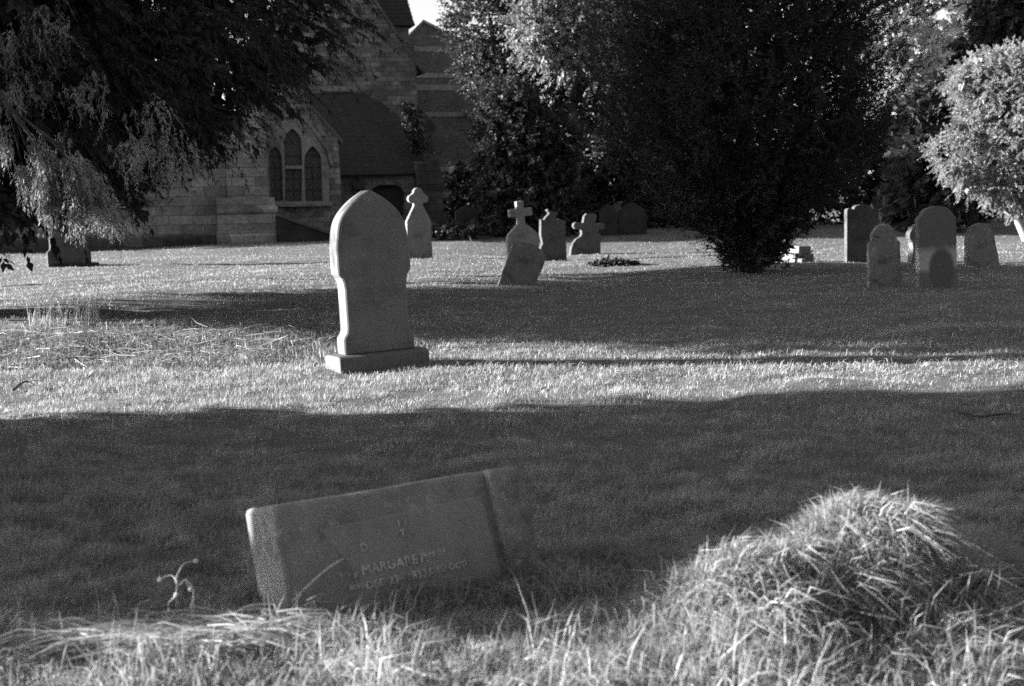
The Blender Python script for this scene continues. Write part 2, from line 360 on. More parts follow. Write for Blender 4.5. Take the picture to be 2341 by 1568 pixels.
# dark tangled grass at the foot of the fallen stone
xx = rng.uniform(-.30, .45, 5200); yy = 5.50 + (xx + .86) * .554 - .02 - rng.uniform(0, .26, 5200); PT = np.stack([xx, yy, gh(xx, yy) - .01], 1)
P = np.concatenate([strip(3600, -.55, .95, 5.45, 6.0), strip(2600, .0, 1.0, 5.6, 6.05)]); n = len(P)
ok = ~((P[:, 0] < .1) & (P[:, 1] > 5.62)); P = np.concatenate([P[ok], PT]); n = len(P)
o = blades('tangled_grass', P, dirs(n, .7), rng.uniform(.07, .25, n) * np.where(np.arange(n) >= n - 5200, .55 + .6 * smooth(-.3, .3, P[:, 0]), 1), rng.uniform(.003, .006, n), rng.uniform(.3, 1.4, n), M['long_grass'])
tag(o, 'tangled shaded grass at the foot of the sunken inscribed gravestone', 'grass', kind='stuff')
# the hummock
P = patch(11000, 1.40, 5.38, .64, .5, 1.1); P2 = patch(4600, .86, 5.15, .45, .32); P3 = patch(600, 1.9, 4.8, .6, .22)
P = np.concatenate([P, P2, P3]); n = len(P)
k = vnoise(P[:, 0], P[:, 1], .13, 51)[:, None]; k2 = vnoise(P[:, 0], P[:, 1], .13, 52)[:, None]
D = unit(np.concatenate([k * .9 + .15, k2 * .8 - .15, np.full((n, 1), .75)], 1) + rng.normal(size=(n, 3)) * .5)
o = blades('grass_tussock', P, D, rng.uniform(.05, .19, n) * (1 + .6 * k[:, 0]), rng.uniform(.003, .008, n), rng.uniform(.1, 1.3, n), M['long_grass'])
tag(o, 'sunlit shaggy hummock of long grass right of the sunken inscribed gravestone', 'tussock')
# flattened straw at lower left
P = patch(420, -1.22, 4.95, .42, .16); P[:, 2] += rng.uniform(.05, .14, len(P)); n = len(P)
D = unit(np.stack([rng.choice([-1, 1], n) * rng.uniform(.7, 1, n), rng.normal(0, .22, n), rng.normal(.02, .12, n)], 1))
o = blades('flattened_straw', P, D, rng.uniform(.12, .34, n), rng.uniform(.004, .008, n), rng.uniform(.1, .5, n), M['straw'])
tag(o, 'pale flattened dry straw lying on the grass at lower left', 'straw', kind='stuff')
# rank weeds on the left
P = np.concatenate([patch(12000, -5.4, 17.0, 3.6, 1.9), patch(9000, -4.2, 15.6, 3.2, 1.3)])
k = .5 + .5 * vnoise(P[:, 0], P[:, 1], .5, 31); P = P[rng.uniform(size=len(P)) < .2 + k]; n = len(P)
o = blades('weeds', P, dirs(n, .95), rng.uniform(.06, .22, n), rng.uniform(.006, .014, n), rng.uniform(.3, 1.5, n), M['weed'])
tag(o, 'rough patch of trampled weeds and dry stems left of the pointed white headstone', 'weeds', kind='stuff')
P = patch(900, -5.0, 15.9, 3.0, 1.4); P[:, 2] += rng.uniform(.02, .1, len(P)); n = len(P)
D = unit(np.stack([rng.choice([-1, 1], n) * rng.uniform(.6, 1, n), rng.normal(0, .4, n), rng.normal(.0, .15, n)], 1))
o = blades('dry_stems', P, D, rng.uniform(.15, .5, n), rng.uniform(.004, .009, n), rng.uniform(-.2, .5, n), M['straw'])
tag(o, 'pale dry broken stems strewn over the trampled weed patch', 'stems', kind='stuff')
P = patch(190, -5.85, 18.6, .5, .3); n = len(P)
o = blades('tall_grass_clump', P, dirs(n, .22, (.1, 0)), rng.uniform(.25, .75, n), rng.uniform(.006, .010, n), rng.uniform(.0, .5, n), M['straw'])
tag(o, 'tall wispy clump of dry grass standing in the weeds at left', 'grass clump')
# rough grass right of middle
P = np.concatenate([patch(5200, 5.0, 15.7, 1.9, .9), patch(900, 3.4, 15.1, 1.2, .5), patch(2600, 4.6, 13.6, 2.4, 1.5), patch(2600, 1.6, 13.5, 2.4, .7)])
k = .5 + .5 * vnoise(P[:, 0], P[:, 1], .35, 33); P = P[rng.uniform(size=len(P)) < .1 + k]; n = len(P)
P[:, 2] += 0
o = blades('rough_grass', P, dirs(n, .8, (.2, 0)), rng.uniform(.04, .13, n) * 1.0, rng.uniform(.005, .009, n), rng.uniform(.2, 1, n), M['long_grass'])
tag(o, 'uneven tufts of longer sunlit grass on the low bumps at right', 'grass', kind='stuff')

# ------------------------------------------------------------------ gravestones
def cat_sm(pts, n=6):
    """smooth curve through points"""
    out = []; m = len(pts)
    for i in range(m - 1):
        p0 = np.array(pts[max(i - 1, 0)], float); p1 = np.array(pts[i], float); p2 = np.array(pts[i + 1], float); p3 = np.array(pts[min(i + 2, m - 1)], float)
        for q in range(n):
            t = q / n; out.append(tuple(.5 * ((2 * p1) + (p2 - p0) * t + (2 * p0 - 5 * p1 + 4 * p2 - p3) * t * t + (3 * p1 - p0 - 3 * p2 + p3) * t ** 3)))
    return out + [tuple(pts[-1])]
def arc(cx, cz, r, a0, a1, n=10, rz=None):
    rz = rz or r
    return [(cx + r * math.cos(R_(a0 + (a1 - a0) * k / n)), cz + rz * math.sin(R_(a0 + (a1 - a0) * k / n))) for k in range(n + 1)]
def mirror(right):
    """right half outline from bottom to top -> full outline"""
    return right + [(-x, z) for x, z in reversed(right) if x > 1e-6]
def roughen(poly, amp):
    out = []
    for k, (x, z) in enumerate(poly):
        x2, z2 = poly[(k + 1) % len(poly)]; L = math.hypot(x2 - x, z2 - z); m = max(1, int(L / .12))
        for q in range(m):
            t = q / m; out.append((x + (x2 - x) * t + random.uniform(-amp, amp), z + (z2 - z) * t + random.uniform(-amp, amp)))
    return out
def headstone(name, label, u, v, poly_px, turn, thick, mat, roll=0, back=0, wear=.004, sink=.25, cat='gravestone', group=None, foot=None):
    """poly_px: outline in working pixels about the base centre (x right, z up)"""
    p = gp(u, v); Yd = (p - CAM).dot(fw); s = Yd / F_PX; cw = 1 / math.cos(R_(turn))
    poly = [(x * s * cw, z * s) for x, z in poly_px]
    poly = [(x, -sink if z <= 0 else z) for x, z in poly]
    if wear: poly = roughen(poly, wear)
    mb = MB(); mb.prism(poly, 0, thick)
    if foot is None:
        o = mb.build(name, mat); bevel(o, .012, 2)
    else:
        o = empty(name, (0, 0, 0)); c = mb.build('slab', mat, o); bevel(c, .012, 2); foot(o, s)
    o.location = p + Vector((0, 0, 0)); o.rotation_euler = (R_(-back), R_(roll - 1.2), R_(turn))
    tag(o, label, cat, group); return o

# 1 tall pointed headstone
H = [(.345, 0), (.345, .155), (.315, .19), (.303, .23), (.303, .60), (.312, .665), (.325, .70), (.352, .735), (.358, .76), (.358, .86)]
arch = cat_sm([(.358, .86), (.354, 1.0), (.324, 1.175), (.272, 1.275), (.2, 1.352), (.13, 1.408), (.06, 1.452), (0, 1.486)], 4)
out = mirror(H[:-1] + arch)
p = gp(878, 843); root = empty('headstone', p, (R_(-1), R_(-1.9), R_(27)))
root.scale = (1.065, 1.065, 1.07)
tag(root, 'tall white headstone with pointed arch top and sunlit edge on a low plinth', 'gravestone')
mb = MB(); mb.prism([(x, z + .15) for x, z in out], .06, .265); slab = mb.build('slab', M['granite'], root); bevel(slab, .034, 1, 40)
b = MB(); b.prism_x([(-.05, -.2), (-.05, .135), (.0, .152), (.30, .152), (.36, .13), (.36, -.2)], -.44, .44)
pl = b.build('plinth', M['granite_base'], root); bevel(pl, .012, 2)
f = MB(); f.prism([(x * .86, .15 + .06 + z * .915) for x, z in out], .0575, .064)
c = f.build('inscribed_face', M['granite'], root)

# 2 trefoil-topped stone behind it
tre = [(28, 0), (28, 34), (27, 36), (27, 86), (10, 121), (10, 126)] + arc(13, 137, 9.5, -110, 75, 9) + arc(0, 152, 10, -5, 90, 7)
headstone('headstone', 'slender pale stone with a three-lobed top, beside the pointed headstone', 960, 592, mirror(tre), 22, .16, M['pale'], roll=1.2, wear=0)
# 3 dark shouldered stone by the church
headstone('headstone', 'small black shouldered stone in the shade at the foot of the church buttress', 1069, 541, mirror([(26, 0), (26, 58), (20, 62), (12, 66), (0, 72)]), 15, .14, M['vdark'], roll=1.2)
# 4 cross on shouldered base
cr = [(36, 0), (36, 46), (33, 58), (12, 78), (8, 80), (8, 97), (26, 98), (26, 115), (8, 115), (8, 132), (0, 132)]
headstone('cross_headstone', 'pale upright cross rising from a shouldered stone behind the leaning slab', 1200, 592, mirror(cr), 20, .17, M['pale'], roll=-3.0, wear=.003)
# 5 leaning slab
ls = mirror([(39, 0), (41, 86)] + cat_sm([(41, 86), (36, 92), (20, 99), (0, 103)], 4))
headstone('leaning_headstone', 'streaked slab leaning steeply to the right in front of the cross', 1181, 653, ls, 10, .13, M['slab'], roll=25, back=8, wear=.006)
# 6 dark stone with broken ornament
br = [(29, 0), (28, 60), (27, 90), (17, 92), (15, 96), (8, 90), (6, 104), (10, 107), (9, 111), (-5, 112), (-12, 118), (-15, 115), (-9, 108), (-17, 100), (-22, 93), (-29, 95), (-30, 60), (-26, 40), (-31, 30), (-31, 0)]
headstone('broken_headstone', 'dark stone with a broken carved finial, right of the pale cross', 1267, 596, br, 18, .17, M['dark'], roll=1.2, wear=.002)
# 7 short cross with curved foot
c2 = [(28, 0), (28, 45), (24, 48), (16, 52), (16, 56), (33, 57), (36, 61), (36, 68), (33, 72), (14, 70), (18, 88), (14, 92), (-6, 92), (-11, 87), (-14, 71), (-30, 72), (-35, 69), (-36, 62), (-32, 57), (-18, 56), (-16, 46), (-19, 40), (-29, 34), (-36, 24), (-40, 12), (-43, 0)]
headstone('cross_headstone', 'squat dark cross with a lit curved foot, right of the broken stone', 1345, 581, c2, 18, .17, M['dark'], roll=3.5, wear=.004)
# 8 pair of dark stones deep in shade
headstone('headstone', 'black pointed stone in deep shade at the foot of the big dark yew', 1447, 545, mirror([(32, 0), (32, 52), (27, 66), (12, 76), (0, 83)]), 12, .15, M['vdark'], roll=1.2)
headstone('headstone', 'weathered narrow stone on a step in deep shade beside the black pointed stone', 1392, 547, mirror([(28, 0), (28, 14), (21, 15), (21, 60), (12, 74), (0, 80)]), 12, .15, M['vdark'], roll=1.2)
# 9 low pedestal of two blocks
p = gp(1838, 598); s = (p - CAM).dot(fw) / F_PX; root = empty('pedestal', p, (R_(2), R_(2), R_(24)))
tag(root, 'broken stub of a white stone pedestal in two tiers beside the big dark yew', 'pedestal')
b = MB(); b.box(-.27, .27, 0, .5, -.15, .19); bevel(b.build('base', M['pale'], root), .02)
b = MB(); b.box(-.13, .22, .06, .42, .19, .36); bevel(b.build('upper_block', M['pale'], root), .02)
b = MB(); b.box(-.22, -.06, -.2, -.02, -.1, .08); bevel(b.build('fragment', M['pale'], root), .02)
# 10 tall stone with shouldered round top
t10 = [(39, 0), (39, 118)] + arc(33, 118, 6, 0, 90, 3) + cat_sm([(30, 124), (22, 122), (20, 127), (12, 131), (0, 132)], 4)
headstone('headstone', 'tall dark stone with one bright edge and a shouldered curved top, at right', 1972, 600, mirror(t10), 14, .14, M['dark'], roll=1.2, wear=.002)
# 11 lichen-spotted round top
t11 = [(39, 0), (37, 100)] + [(36, 103)] + arc(0, 106, 30, 0, 90, 10, 38)
headstone('headstone', 'stubby round-topped stone blotched with pale lichen, in front of the tall dark stone', 2024, 656, mirror(t11), 8, .12, M['lichen'], roll=-.5, wear=.006)
# 12 tall rounded stone with stain
t12 = [(47, 0), (45, 158)] + [(40, 163)] + arc(0, 165, 36, 0, 90, 9, 19)
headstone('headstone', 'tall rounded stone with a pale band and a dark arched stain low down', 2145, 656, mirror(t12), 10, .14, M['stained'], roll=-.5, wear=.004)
# 13 curvy-edged stone behind
t13 = [(18, 0), (18, 90), (6, 90), (-6, 84), (-15, 70), (-15, 58), (-8, 48), (-6, 34), (-14, 0)]
headstone('headstone', 'stone with a bright S-curved edge showing behind the tall stained stone', 2092, 603, t13, 20, .17, M['pale'], roll=1.2, wear=0)
# 14 round stone
t14 = [(41, 0), (38, 30), (34, 52), (35, 58)] + arc(0, 58, 34, 0, 90, 10, 44)
headstone('headstone', 'small rounded mossy stone farthest to the right, near the pale tree trunk', 2248, 612, mirror(t14), 15, .15, M['mid'], roll=-5, wear=.006)
# 15 left stone with moulded sides
t15 = [(44, 0), (44, 33), (39, 37), (38, 40), (38, 80), (42, 82), (42, 86), (39, 90), (39, 96), (30, 118), (0, 130)]
def foot15(o, s):
    b = MB(); b.box(-48 * s, 64 * s, -.10, .5, -.3, .07); bevel(b.build('plinth', M['vdark'], o), .02)
headstone('headstone', 'dark stone on a ledge under the hanging yew branches at far left', 160, 608, mirror(t15), 24, .2, M['dark'], roll=1.2, wear=.001, foot=foot15)

# 16 sunken fallen stone in the foreground
p = gp(664, 1424); root = empty('sunken_gravestone', p, (R_(-13), R_(-2.7), R_(29)))
tag(root, 'sunken tilted gravestone with worn lettering, lying in long grass in the foreground', 'gravestone')
W_, H_ = 1.10, .45
b = MB(); b.prism(roughen([(0, -.35), (0, H_), (W_, H_ - .01), (W_ + .02, -.35)], .004), 0, .36); o = b.build('block', M['fallen'], root); bevel(o, .02, 2)
b = MB(); b.prism([(.985, -.35), (.92, H_ - .005), (W_ - .02, H_ - .012), (W_ + .01, -.35)], -.045, .02); bevel(b.build('raised_border', M['fallen'], root), .014, 2)
b = MB(); b.prism([(.30, .12), (.17, .33), (.89, .345), (.94, -.10), (.34, -.12)], -.004, .02); bevel(b.build('inscribed_panel', M['panel'], root), .006, 2)
TXT = MB()
def letters(text, x, z, size):
    cu = bpy.data.curves.new('tmp', 'FONT'); cu.body = text; cu.size = size; cu.extrude = .0012; cu.space_character = 1.05
    o = bpy.data.objects.new('tmp', cu); COL.objects.link(o)
    me = bpy.data.meshes.new_from_object(o.evaluated_get(bpy.context.evaluated_depsgraph_get())); b_ = len(TXT.v)
    TXT.v += [(x - .045 + v.co.x, -.0075 - v.co.z, z + v.co.y) for v in me.vertices]; TXT.f += [[b_ + i for i in p_.vertices] for p_ in me.polygons]
    bpy.data.objects.remove(o); bpy.data.curves.remove(cu)
letters('IN', .545, .285, .034); letters('T', .55, .245, .034); letters('D', .37, .215, .042)
letters('MARGARET,', .36, .125, .052); letters('WIFE OF', .62, .14, .028); letters('&', .325, .118, .03)
letters('BORN', .30, .075, .026); letters('DEC 23', .37, .066, .042); letters('RD', .508, .074, .024); letters('1837.', .545, .066, .044); letters('DIED OCT 1', .645, .072, .034); letters('21', .805, .08, .03)
letters('OHNELLE', .525, .022, .032)
TXT.build('inscription', M['letter'], root)

# 17 sunken ledger at right and debris
p = gp(1905, 808); root = empty('ledger_stone', p, (R_(3), R_(-1), R_(8)))
b = MB(); b.prism_x([(-.12, -.12), (-.12, -.005), (.17, .02), (.17, -.12)], -.36, .42); o = b.build('slab', M['mid'], root); bevel(o, .01)
tag(root, 'flat sunken slab at the edge of a dark hollow in the sunlit turf', 'slab')
P = patch(700, 2.05, 33.8, .62, .35); P[:, 2] += np.abs(rng.normal(0, .05, len(P))) * gauss(P[:, 0], P[:, 1], 2.05, 33.8, .5, .3) * 3
c = gp(1402, 606); P[:, 0] += c.x - 2.05; P[:, 1] += c.y - 33.8
P[:, 2] = gh(P[:, 0], P[:, 1]) + np.abs(rng.normal(0, .07, len(P))) * gauss(P[:, 0], P[:, 1], c.x, c.y, .55, .3)
o = blades('leaf_pile', P, dirs(len(P), 1.1), rng.uniform(.06, .13, len(P)), rng.uniform(.03, .06, len(P)), rng.uniform(0, 1, len(P)), M['litter'])
tag(o, 'low heap of dark cuttings on the grass below the squat cross', 'leaf pile')
# dead plant stem
def stem(name, label, cat, paths, mat, buds=()):
    mb = MB()
    for pts, ra in paths:
        q = cat_sm([tuple(p_) for p_ in pts], 5) if len(pts[0]) == 3 else pts
        mb.tube(q, [ra * (1 - .5 * k / len(q)) for k in range(len(q))], 5)
    o = mb.build(name, mat); tag(o, label, cat)
    for bp, br_ in buds:
        bm = bmesh.new(); bmesh.ops.create_icosphere(bm, subdivisions=1, radius=br_)
        for vv in bm.verts: vv.co = Vector((vv.co.x * random.uniform(.8, 1.3), vv.co.y, vv.co.z * random.uniform(.8, 1.4)))
        me = bpy.data.meshes.new('seed_head'); bm.to_mesh(me); bm.free(); b_ = link('seed_head', me, mat, o); b_.location = bp
    return o
Yp = 5.2
q = lambda u, v, dy=0: at(u, v, Yp + dy)
stem('dead_plant', 'withered curling plant stem with seed heads left of the sunken stone', 'plant',
     [([q(475, 1450), q(455, 1425), q(440, 1400), q(442, 1350, .05), q(425, 1325, .05), q(408, 1338, .03), q(402, 1325), q(412, 1300), q(425, 1286), q(448, 1282)], .0042),
      ([q(405, 1330), q(392, 1315, .03), q(368, 1322, .06)], .0035), ([q(404, 1330), q(403, 1350), q(400, 1362)], .004),
      ([q(400, 1365), q(392, 1372), q(386, 1378), q(385, 1395)], .004), ([q(402, 1365), q(404, 1376), q(402, 1386)], .004), ([q(425, 1325), q(432, 1345), q(437, 1350)], .005)],
     M['stalk'], [(q(448, 1282), .010), (q(366, 1324, .06), .012), (q(436, 1345), .011), (q(403, 1360), .01), (q(440, 1385), .012), (q(386, 1396), .01), (q(456, 1428), .014)])
Yp = 5.3
stem('grass_stalk', 'straight pale stalk leaning across the face of the sunken stone', 'stalk', [([q(668, 1375), q(700, 1343), q(745, 1302), q(785, 1276)], .0055)], M['stalk'])
g0 = [gp(u_, v_) + Vector((0, 0, .03)) for u_, v_ in ((2180, 948), (2235, 962), (2270, 958), (2310, 955), (2340, 968), (2380, 972))]
stem('fallen_branch', 'thin dark branch lying on the shaded grass at far right', 'branch', [(g0, .012)], M['twig'])
g0 = [gp(u_, v_) + Vector((0, 0, h_)) for u_, v_, h_ in ((32, 896, .02), (48, 890, .05), (66, 887, .06), (100, 893, .02))]
stem('fallen_branch', 'short forked twig on the sunlit grass at lower left', 'branch', [(g0, .012), ([g0[2], g0[2] + Vector((.1, -.05, .02)), g0[2] + Vector((.2, -.1, -.02))], .008)], M['twig'])

# ------------------------------------------------------------------ church
TH = R_(15); O = gp(500, 567); O = at(500, 567, 52.5); O.z = 0
e1 = Vector((math.cos(TH), math.sin(TH), 0)); e2 = Vector((-math.sin(TH), math.cos(TH), 0))
church = empty('church', O, (0, 0, TH)); tag(church, 'old stone church with lancet window, tiled lean-to roof and tall gable', 'church')
def L(u, v, d=0.0):
    r = ray(u, v); t = ((O - CAM).dot(e2) + d) / r.dot(e2); p = CAM + r * t - O; return (p.dot(e1), p.z)
def wallp(name, uvs, d, thick, mat, holes=()):
    return plate(name, [[L(u, v, d) for u, v in uvs]] + [list(h) for h in holes], d, thick, mat, church)
B = -1.0   # below ground
def down(pt): return (pt[0], B)
# aisle wall left of buttress
a0 = L(-60, 590); a1 = L(520, 300)
plate('aisle_wall', [[(a0[0], B), (a1[0], B), (a1[0], 4.6), (a0[0], 4.6)]], 0, .6, M['ashlar'], church)
zb = L(300, 541)[1]
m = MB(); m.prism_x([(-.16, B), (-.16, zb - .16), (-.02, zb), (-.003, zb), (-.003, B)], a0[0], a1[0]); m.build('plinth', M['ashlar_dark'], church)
m = MB(); m.prism_x([(.6, B), (.6, 4.6), (6.5, 4.6), (6.5, B)], a0[0], a0[0] + .6); m.build('end_wall', M['ashlar'], church)
m = MB(); m.quad((a0[0] - .2, -.25, 4.55), (a1[0], -.25, 4.55), (a1[0], 6.5, 6.6), (a0[0] - .2, 6.5, 6.6)); m.quad((a0[0] - .2, -.25, 4.45), (a1[0], -.25, 4.45), (a1[0], 6.5, 6.5), (a0[0] - .2, 6.5, 6.5)); m.build('aisle_roof', M['tiles'], church)
# buttress in two stages
bl = L(500, 500, -1.1)[0]; brr = L(632, 500, -1.1)[0]; z1 = L(560, 482, -1.1)[1]; z2 = L(560, 452, -.7)[1]
m = MB(); m.prism_x([(-1.1, B), (-1.1, z1), (-.62, z2), (-.003, z2), (-.003, B)], bl, brr)
m.prism_x([(-1.25, B), (-1.25, L(560, 540, -1.2)[1]), (-1.103, L(560, 528, -1.2)[1]), (-1.103, B)], bl - .1, brr + .1)
m.prism_x([(-1.16, z1 - .06), (-1.16, z1 + .03), (-1.0, z1 + .13), (-.95, z1 + .03)], bl - .05, brr + .05)
o = m.build('buttress', M['ashlar'], church)
ul = L(520, 400, -.55)[0]; ur = L(612, 400, -.55)[0]
m = MB(); m.prism_x([(-.55, z2 - .1), (-.55, z2 + 2.0), (-.003, z2 + 3.2), (-.003, z2 - .1)], ul, ur); m.build('buttress', M['ashlar'], church)
# gable with three-light window
def lancet(u0, u1, vtop, vbot, d, n=8):
    x0, zb_ = L(u0, vbot, d); x1, _ = L(u1, vbot, d); zt = L((u0 + u1) / 2, vtop, d)[1]; wd = x1 - x0; r = wd * 1.0; hs = zt - .87 * wd
    pts = [(x0, zb_), (x1, zb_)]
    pts += [(x0 + r * math.cos(R_(60 * k / n)), hs + r * math.sin(R_(60 * k / n))) for k in range(n + 1)]
    pts += [(x1 - r * math.cos(R_(60 - 60 * k / n)), hs + r * math.sin(R_(60 - 60 * k / n))) for k in range(1, n + 1)]
    return pts
lights = [lancet(618, 647, 335, 460, 0), lancet(650, 691, 294, 379, 0), lancet(698, 738, 334, 460, 0)]
lo = [L(651, 460), L(690, 460), L(690, 386), L(651, 386)]
gab = [L(520, 300), L(600, 225), L(648, 165), L(690, 222), L(731, 272), L(772, 318), L(778, 400)]
gw = [down(L(778, 575)), ] ; gpoly = [(gab[0][0], B), (gab[-1][0], B), gab[-1], gab[-2], gab[-3], gab[-4], gab[-5], gab[-6], gab[0]]
plate('gable_wall', [gpoly] + lights + [lo], 0.02, .55, M['rubble'], church)
win = empty('window', (0, 0, 0)); win.parent = church
gx0 = lights[0][0][0] - .1; gx1 = lights[2][1][0] + .1
plate('glass', [[(gx0, lights[0][0][1] - .1), (gx1, lights[0][0][1] - .1), (gx1, L(0 + 690, 288)[1]), (gx0, L(690, 288)[1])]], .24, .03, M['glass'], win)
def grow(lp, g):
    cx = sum(p_[0] for p_ in lp) / len(lp); cz = sum(p_[1] for p_ in lp) / len(lp); return [(cx + (x - cx) * (1 + g), cz + (z - cz) * (1 + g)) for x, z in lp]
oa = [L(604, 470), L(752, 470), L(752, 380), L(742, 345), L(722, 312), L(708, 290), L(690, 276), L(672, 270), L(655, 276), L(638, 296), L(622, 318), L(608, 345), L(604, 380)]
plate('window_surround', [oa] + lights + [lo], -.05, .068, M['trim'], win)
hood = [L(755, 378), L(762, 378), L(750, 338), L(727, 304), L(706, 278), L(686, 262), L(668, 258), L(650, 262), L(650, 268), L(670, 264), L(684, 268), L(703, 284), L(722, 310), L(744, 342)]
plate('hood_mould', [hood], -.13, .148, M['trim'], win)
m = MB()
for (x0, x1, zs) in ((lights[0][0][0], lights[0][1][0], 3), (lights[1][0][0], lights[1][1][0], 3), (lights[2][0][0], lights[2][1][0], 3)):
    z0 = L(690, 460)[1]
    for k in range(1, 5): m.box(x0, x1, .19, .22, z0 + k * .42 - .015, z0 + k * .42 + .015)
    m.box((x0 + x1) / 2 - .012, (x0 + x1) / 2 + .012, .185, .215, z0, z0 + 1.4)
m.build('glazing_bars', M['iron'], win)
m = MB(); sx0 = L(600, 470)[0]; sx1 = L(758, 470)[0]; sz = L(690, 462)[1]; m.prism_x([(-.16, sz - .16), (-.16, sz - .08), (-.051, sz - .01), (.018, sz - .01), (.018, sz - .16)], sx0, sx1); m.build('window_sill', M['trim'], win)
# gable coping
def coping(name, uvs, d0, d1, th, mat):
    m = MB()
    for (ua, va), (ub, vb) in zip(uvs[:-1], uvs[1:]):
        A = L(ua, va, d0); C = L(ub, vb, d0); m.prism([(A[0], A[1] - .02), (C[0], C[1] - .02), (C[0], C[1] + th), (A[0], A[1] + th)], d0, d1)
    return m.build(name, mat, church)
coping('gable_coping', [(648, 163), (690, 220), (731, 270), (772, 316), (784, 330)], -.06, .62, .16, M['copingdark'])
m = MB(); x0, z0 = L(722, 290, -.07); m.prism([(x0, z0 - .3), (x0 + .42, z0 - .36), (x0 + .16, z0 + .12), (x0, z0 + .2)], -.072, .0); m.build('kneeler', M['trim'], church)
# raised sloping parapet at the steps
m = MB(); A = L(630, 486, -2.2); C = L(775, 536, -2.2)
m.prism([(A[0], A[1] - .11), (C[0], C[1] - .11), (C[0], C[1]), (A[0], A[1])], -2.3, -1.8); m.build('parapet_coping', M['copingdark'], church)
m = MB(); m.prism([(A[0], B), (C[0], B), (C[0], C[1] - .113), (A[0], A[1] - .113)], -2.2, -1.9); m.build('parapet', M['vdark'], church)  # near-black stone puts the shadow under the coping into the colour
# lean-to vestry: wall, door, roof of lapped tile courses
dv = 1.9
door = [L(847, 560, dv), L(923, 560, dv), L(924, 440, dv), L(917, 428, dv), L(905, 423, dv), L(866, 423, dv), L(854, 428, dv), L(846, 440, dv)]
door[0] = (door[0][0], B + .05); door[1] = (door[1][0], B + .05)
va = L(756, 396, dv); vb = L(972, 396, dv)
plate('vestry_wall', [[(va[0], B), (vb[0], B), (vb[0], vb[1]), (va[0], va[1])], door], dv, .45, M['ashlar'], church)
dr = plate('door', [[(door[0][0] - .1, B), (door[1][0] + .1, B), (door[1][0] + .1, door[3][1] + .2), (door[0][0] - .1, door[3][1] + .2)]], dv + .3, .06, M['oak'], church)
m = MB(); x0 = L(816, 400, dv)[0]; m.tube([(x0, dv - .1, L(816, 402, dv)[1]), (x0, dv - .1, B)], [.05, .05], 8); zz = L(816, 432, dv)[1]
m.prism_x([(dv - .28, zz), (dv - .28, zz + .3), (dv - .002, zz + .3), (dv - .002, zz)], x0 - .22, x0 + .22); m.build('downpipe', M['iron'], church)
dr_ = 6.2
ea = L(752, 396, dv - .25); eb = L(974, 396, dv - .25); ra = L(676, 213, dr_); rb = L(829, 212, dr_)
edge = [(974, 396), (964, 352), (945, 303), (925, 277), (893, 255), (862, 233), (829, 212)]
NR = 40; m = MB()
y0, z0, y1, zt = dv - .25, ea[1], dr_, ra[1]
def on_roof(u, v):   # meet the roof plane
    r = ray(u, v); n = Vector((0, -(zt - z0), (y1 - y0)))
    p0 = Vector((0, y0, z0)); ro = Vector(((CAM - O).dot(e1), (CAM - O).dot(e2), CAM.z)); rd = Vector((r.dot(e1), r.dot(e2), r.z))
    return ro + rd * ((p0 - ro).dot(n) / rd.dot(n))
re = [on_roof(*q_) for q_ in edge]
def right_at(z):
    for A_, C_ in zip(re[:-1], re[1:]):
        if A_.z <= z <= C_.z: return A_.x + (C_.x - A_.x) * (z - A_.z) / (C_.z - A_.z)
    return re[-1].x if z > re[-1].z else re[0].x
for k in range(NR):
    t0, t1 = k / NR, (k + 1.35) / NR
    za, zc = z0 + (zt - z0) * t0, z0 + (zt - z0) * min(t1, 1.0); ya, yc = y0 + (y1 - y0) * t0, y0 + (y1 - y0) * min(t1, 1.0)
    xl = ea[0] + (ra[0] - ea[0]) * t0; xr = right_at(za) + random.uniform(-.03, .03)
    x = xl
    while x < xr - .02:
        x2 = min(x + .34, xr); j_ = random.uniform(-.008, .012)
        b_ = len(m.v); m.v += [(x, ya, za + .045 + j_), (x2 - .008, ya, za + .045 + j_), (x2 - .008, yc, zc + .012), (x, yc, zc + .012), (x, ya, za + .005), (x2 - .008, ya, za + .005)]
        m.f += [[b_, b_ + 1, b_ + 2, b_ + 3], [b_ + 4, b_ + 5, b_ + 1, b_]]; x = x2
b_ = len(m.v); m.v += [(ea[0], y0, z0 - .005), (re[0].x, y0, z0 - .005)] + [(p_.x, p_.y, p_.z - .005) for p_ in re[1:]] + [(ra[0], y1, zt - .005)]
m.f.append(list(range(b_, len(m.v))))
me = bpy.data.meshes.new('vestry_roof'); me.from_pydata(m.v, [], m.f); link('vestry_roof', me, M['tiles'], church)
m = MB(); m.tube([(ea[0], y0 - .06, z0 - .06), (eb[0], y0 - .06, z0 - .06)], [.07, .07], 8); m.build('gutter', M['iron'], church)
m = MB(); sa = L(735, 205, dr_); sb = L(829, 205, dr_); m.box(sa[0], sb[0], dr_ - .12, dr_ + .1, sa[1] - .08, sa[1] + .14); m.build('ridge_course', M['trim'], church)
# stepped buttress at the right end of the vestry
m = MB(); x0 = L(958, 450, dv - .9)[0]; x1 = L(1012, 450, dv - .9)[0]; x2 = L(1030, 530, dv - .9)[0]; x3 = L(1044, 540, dv - .9)[0]
zz = [L(985, v, dv - .9)[1] for v in (398, 368, 497, 520, 538)]
m.prism([(x0, B), (x3, B), (x3, zz[4]), (x2, zz[4] + .05), (x2, zz[3]), (x1, zz[2]), (x1, zz[0]), (x1 - .15, zz[1]), (x0, zz[1])], dv - .9, dv + .2); m.build('buttress', M['ashlar_dark'], church)
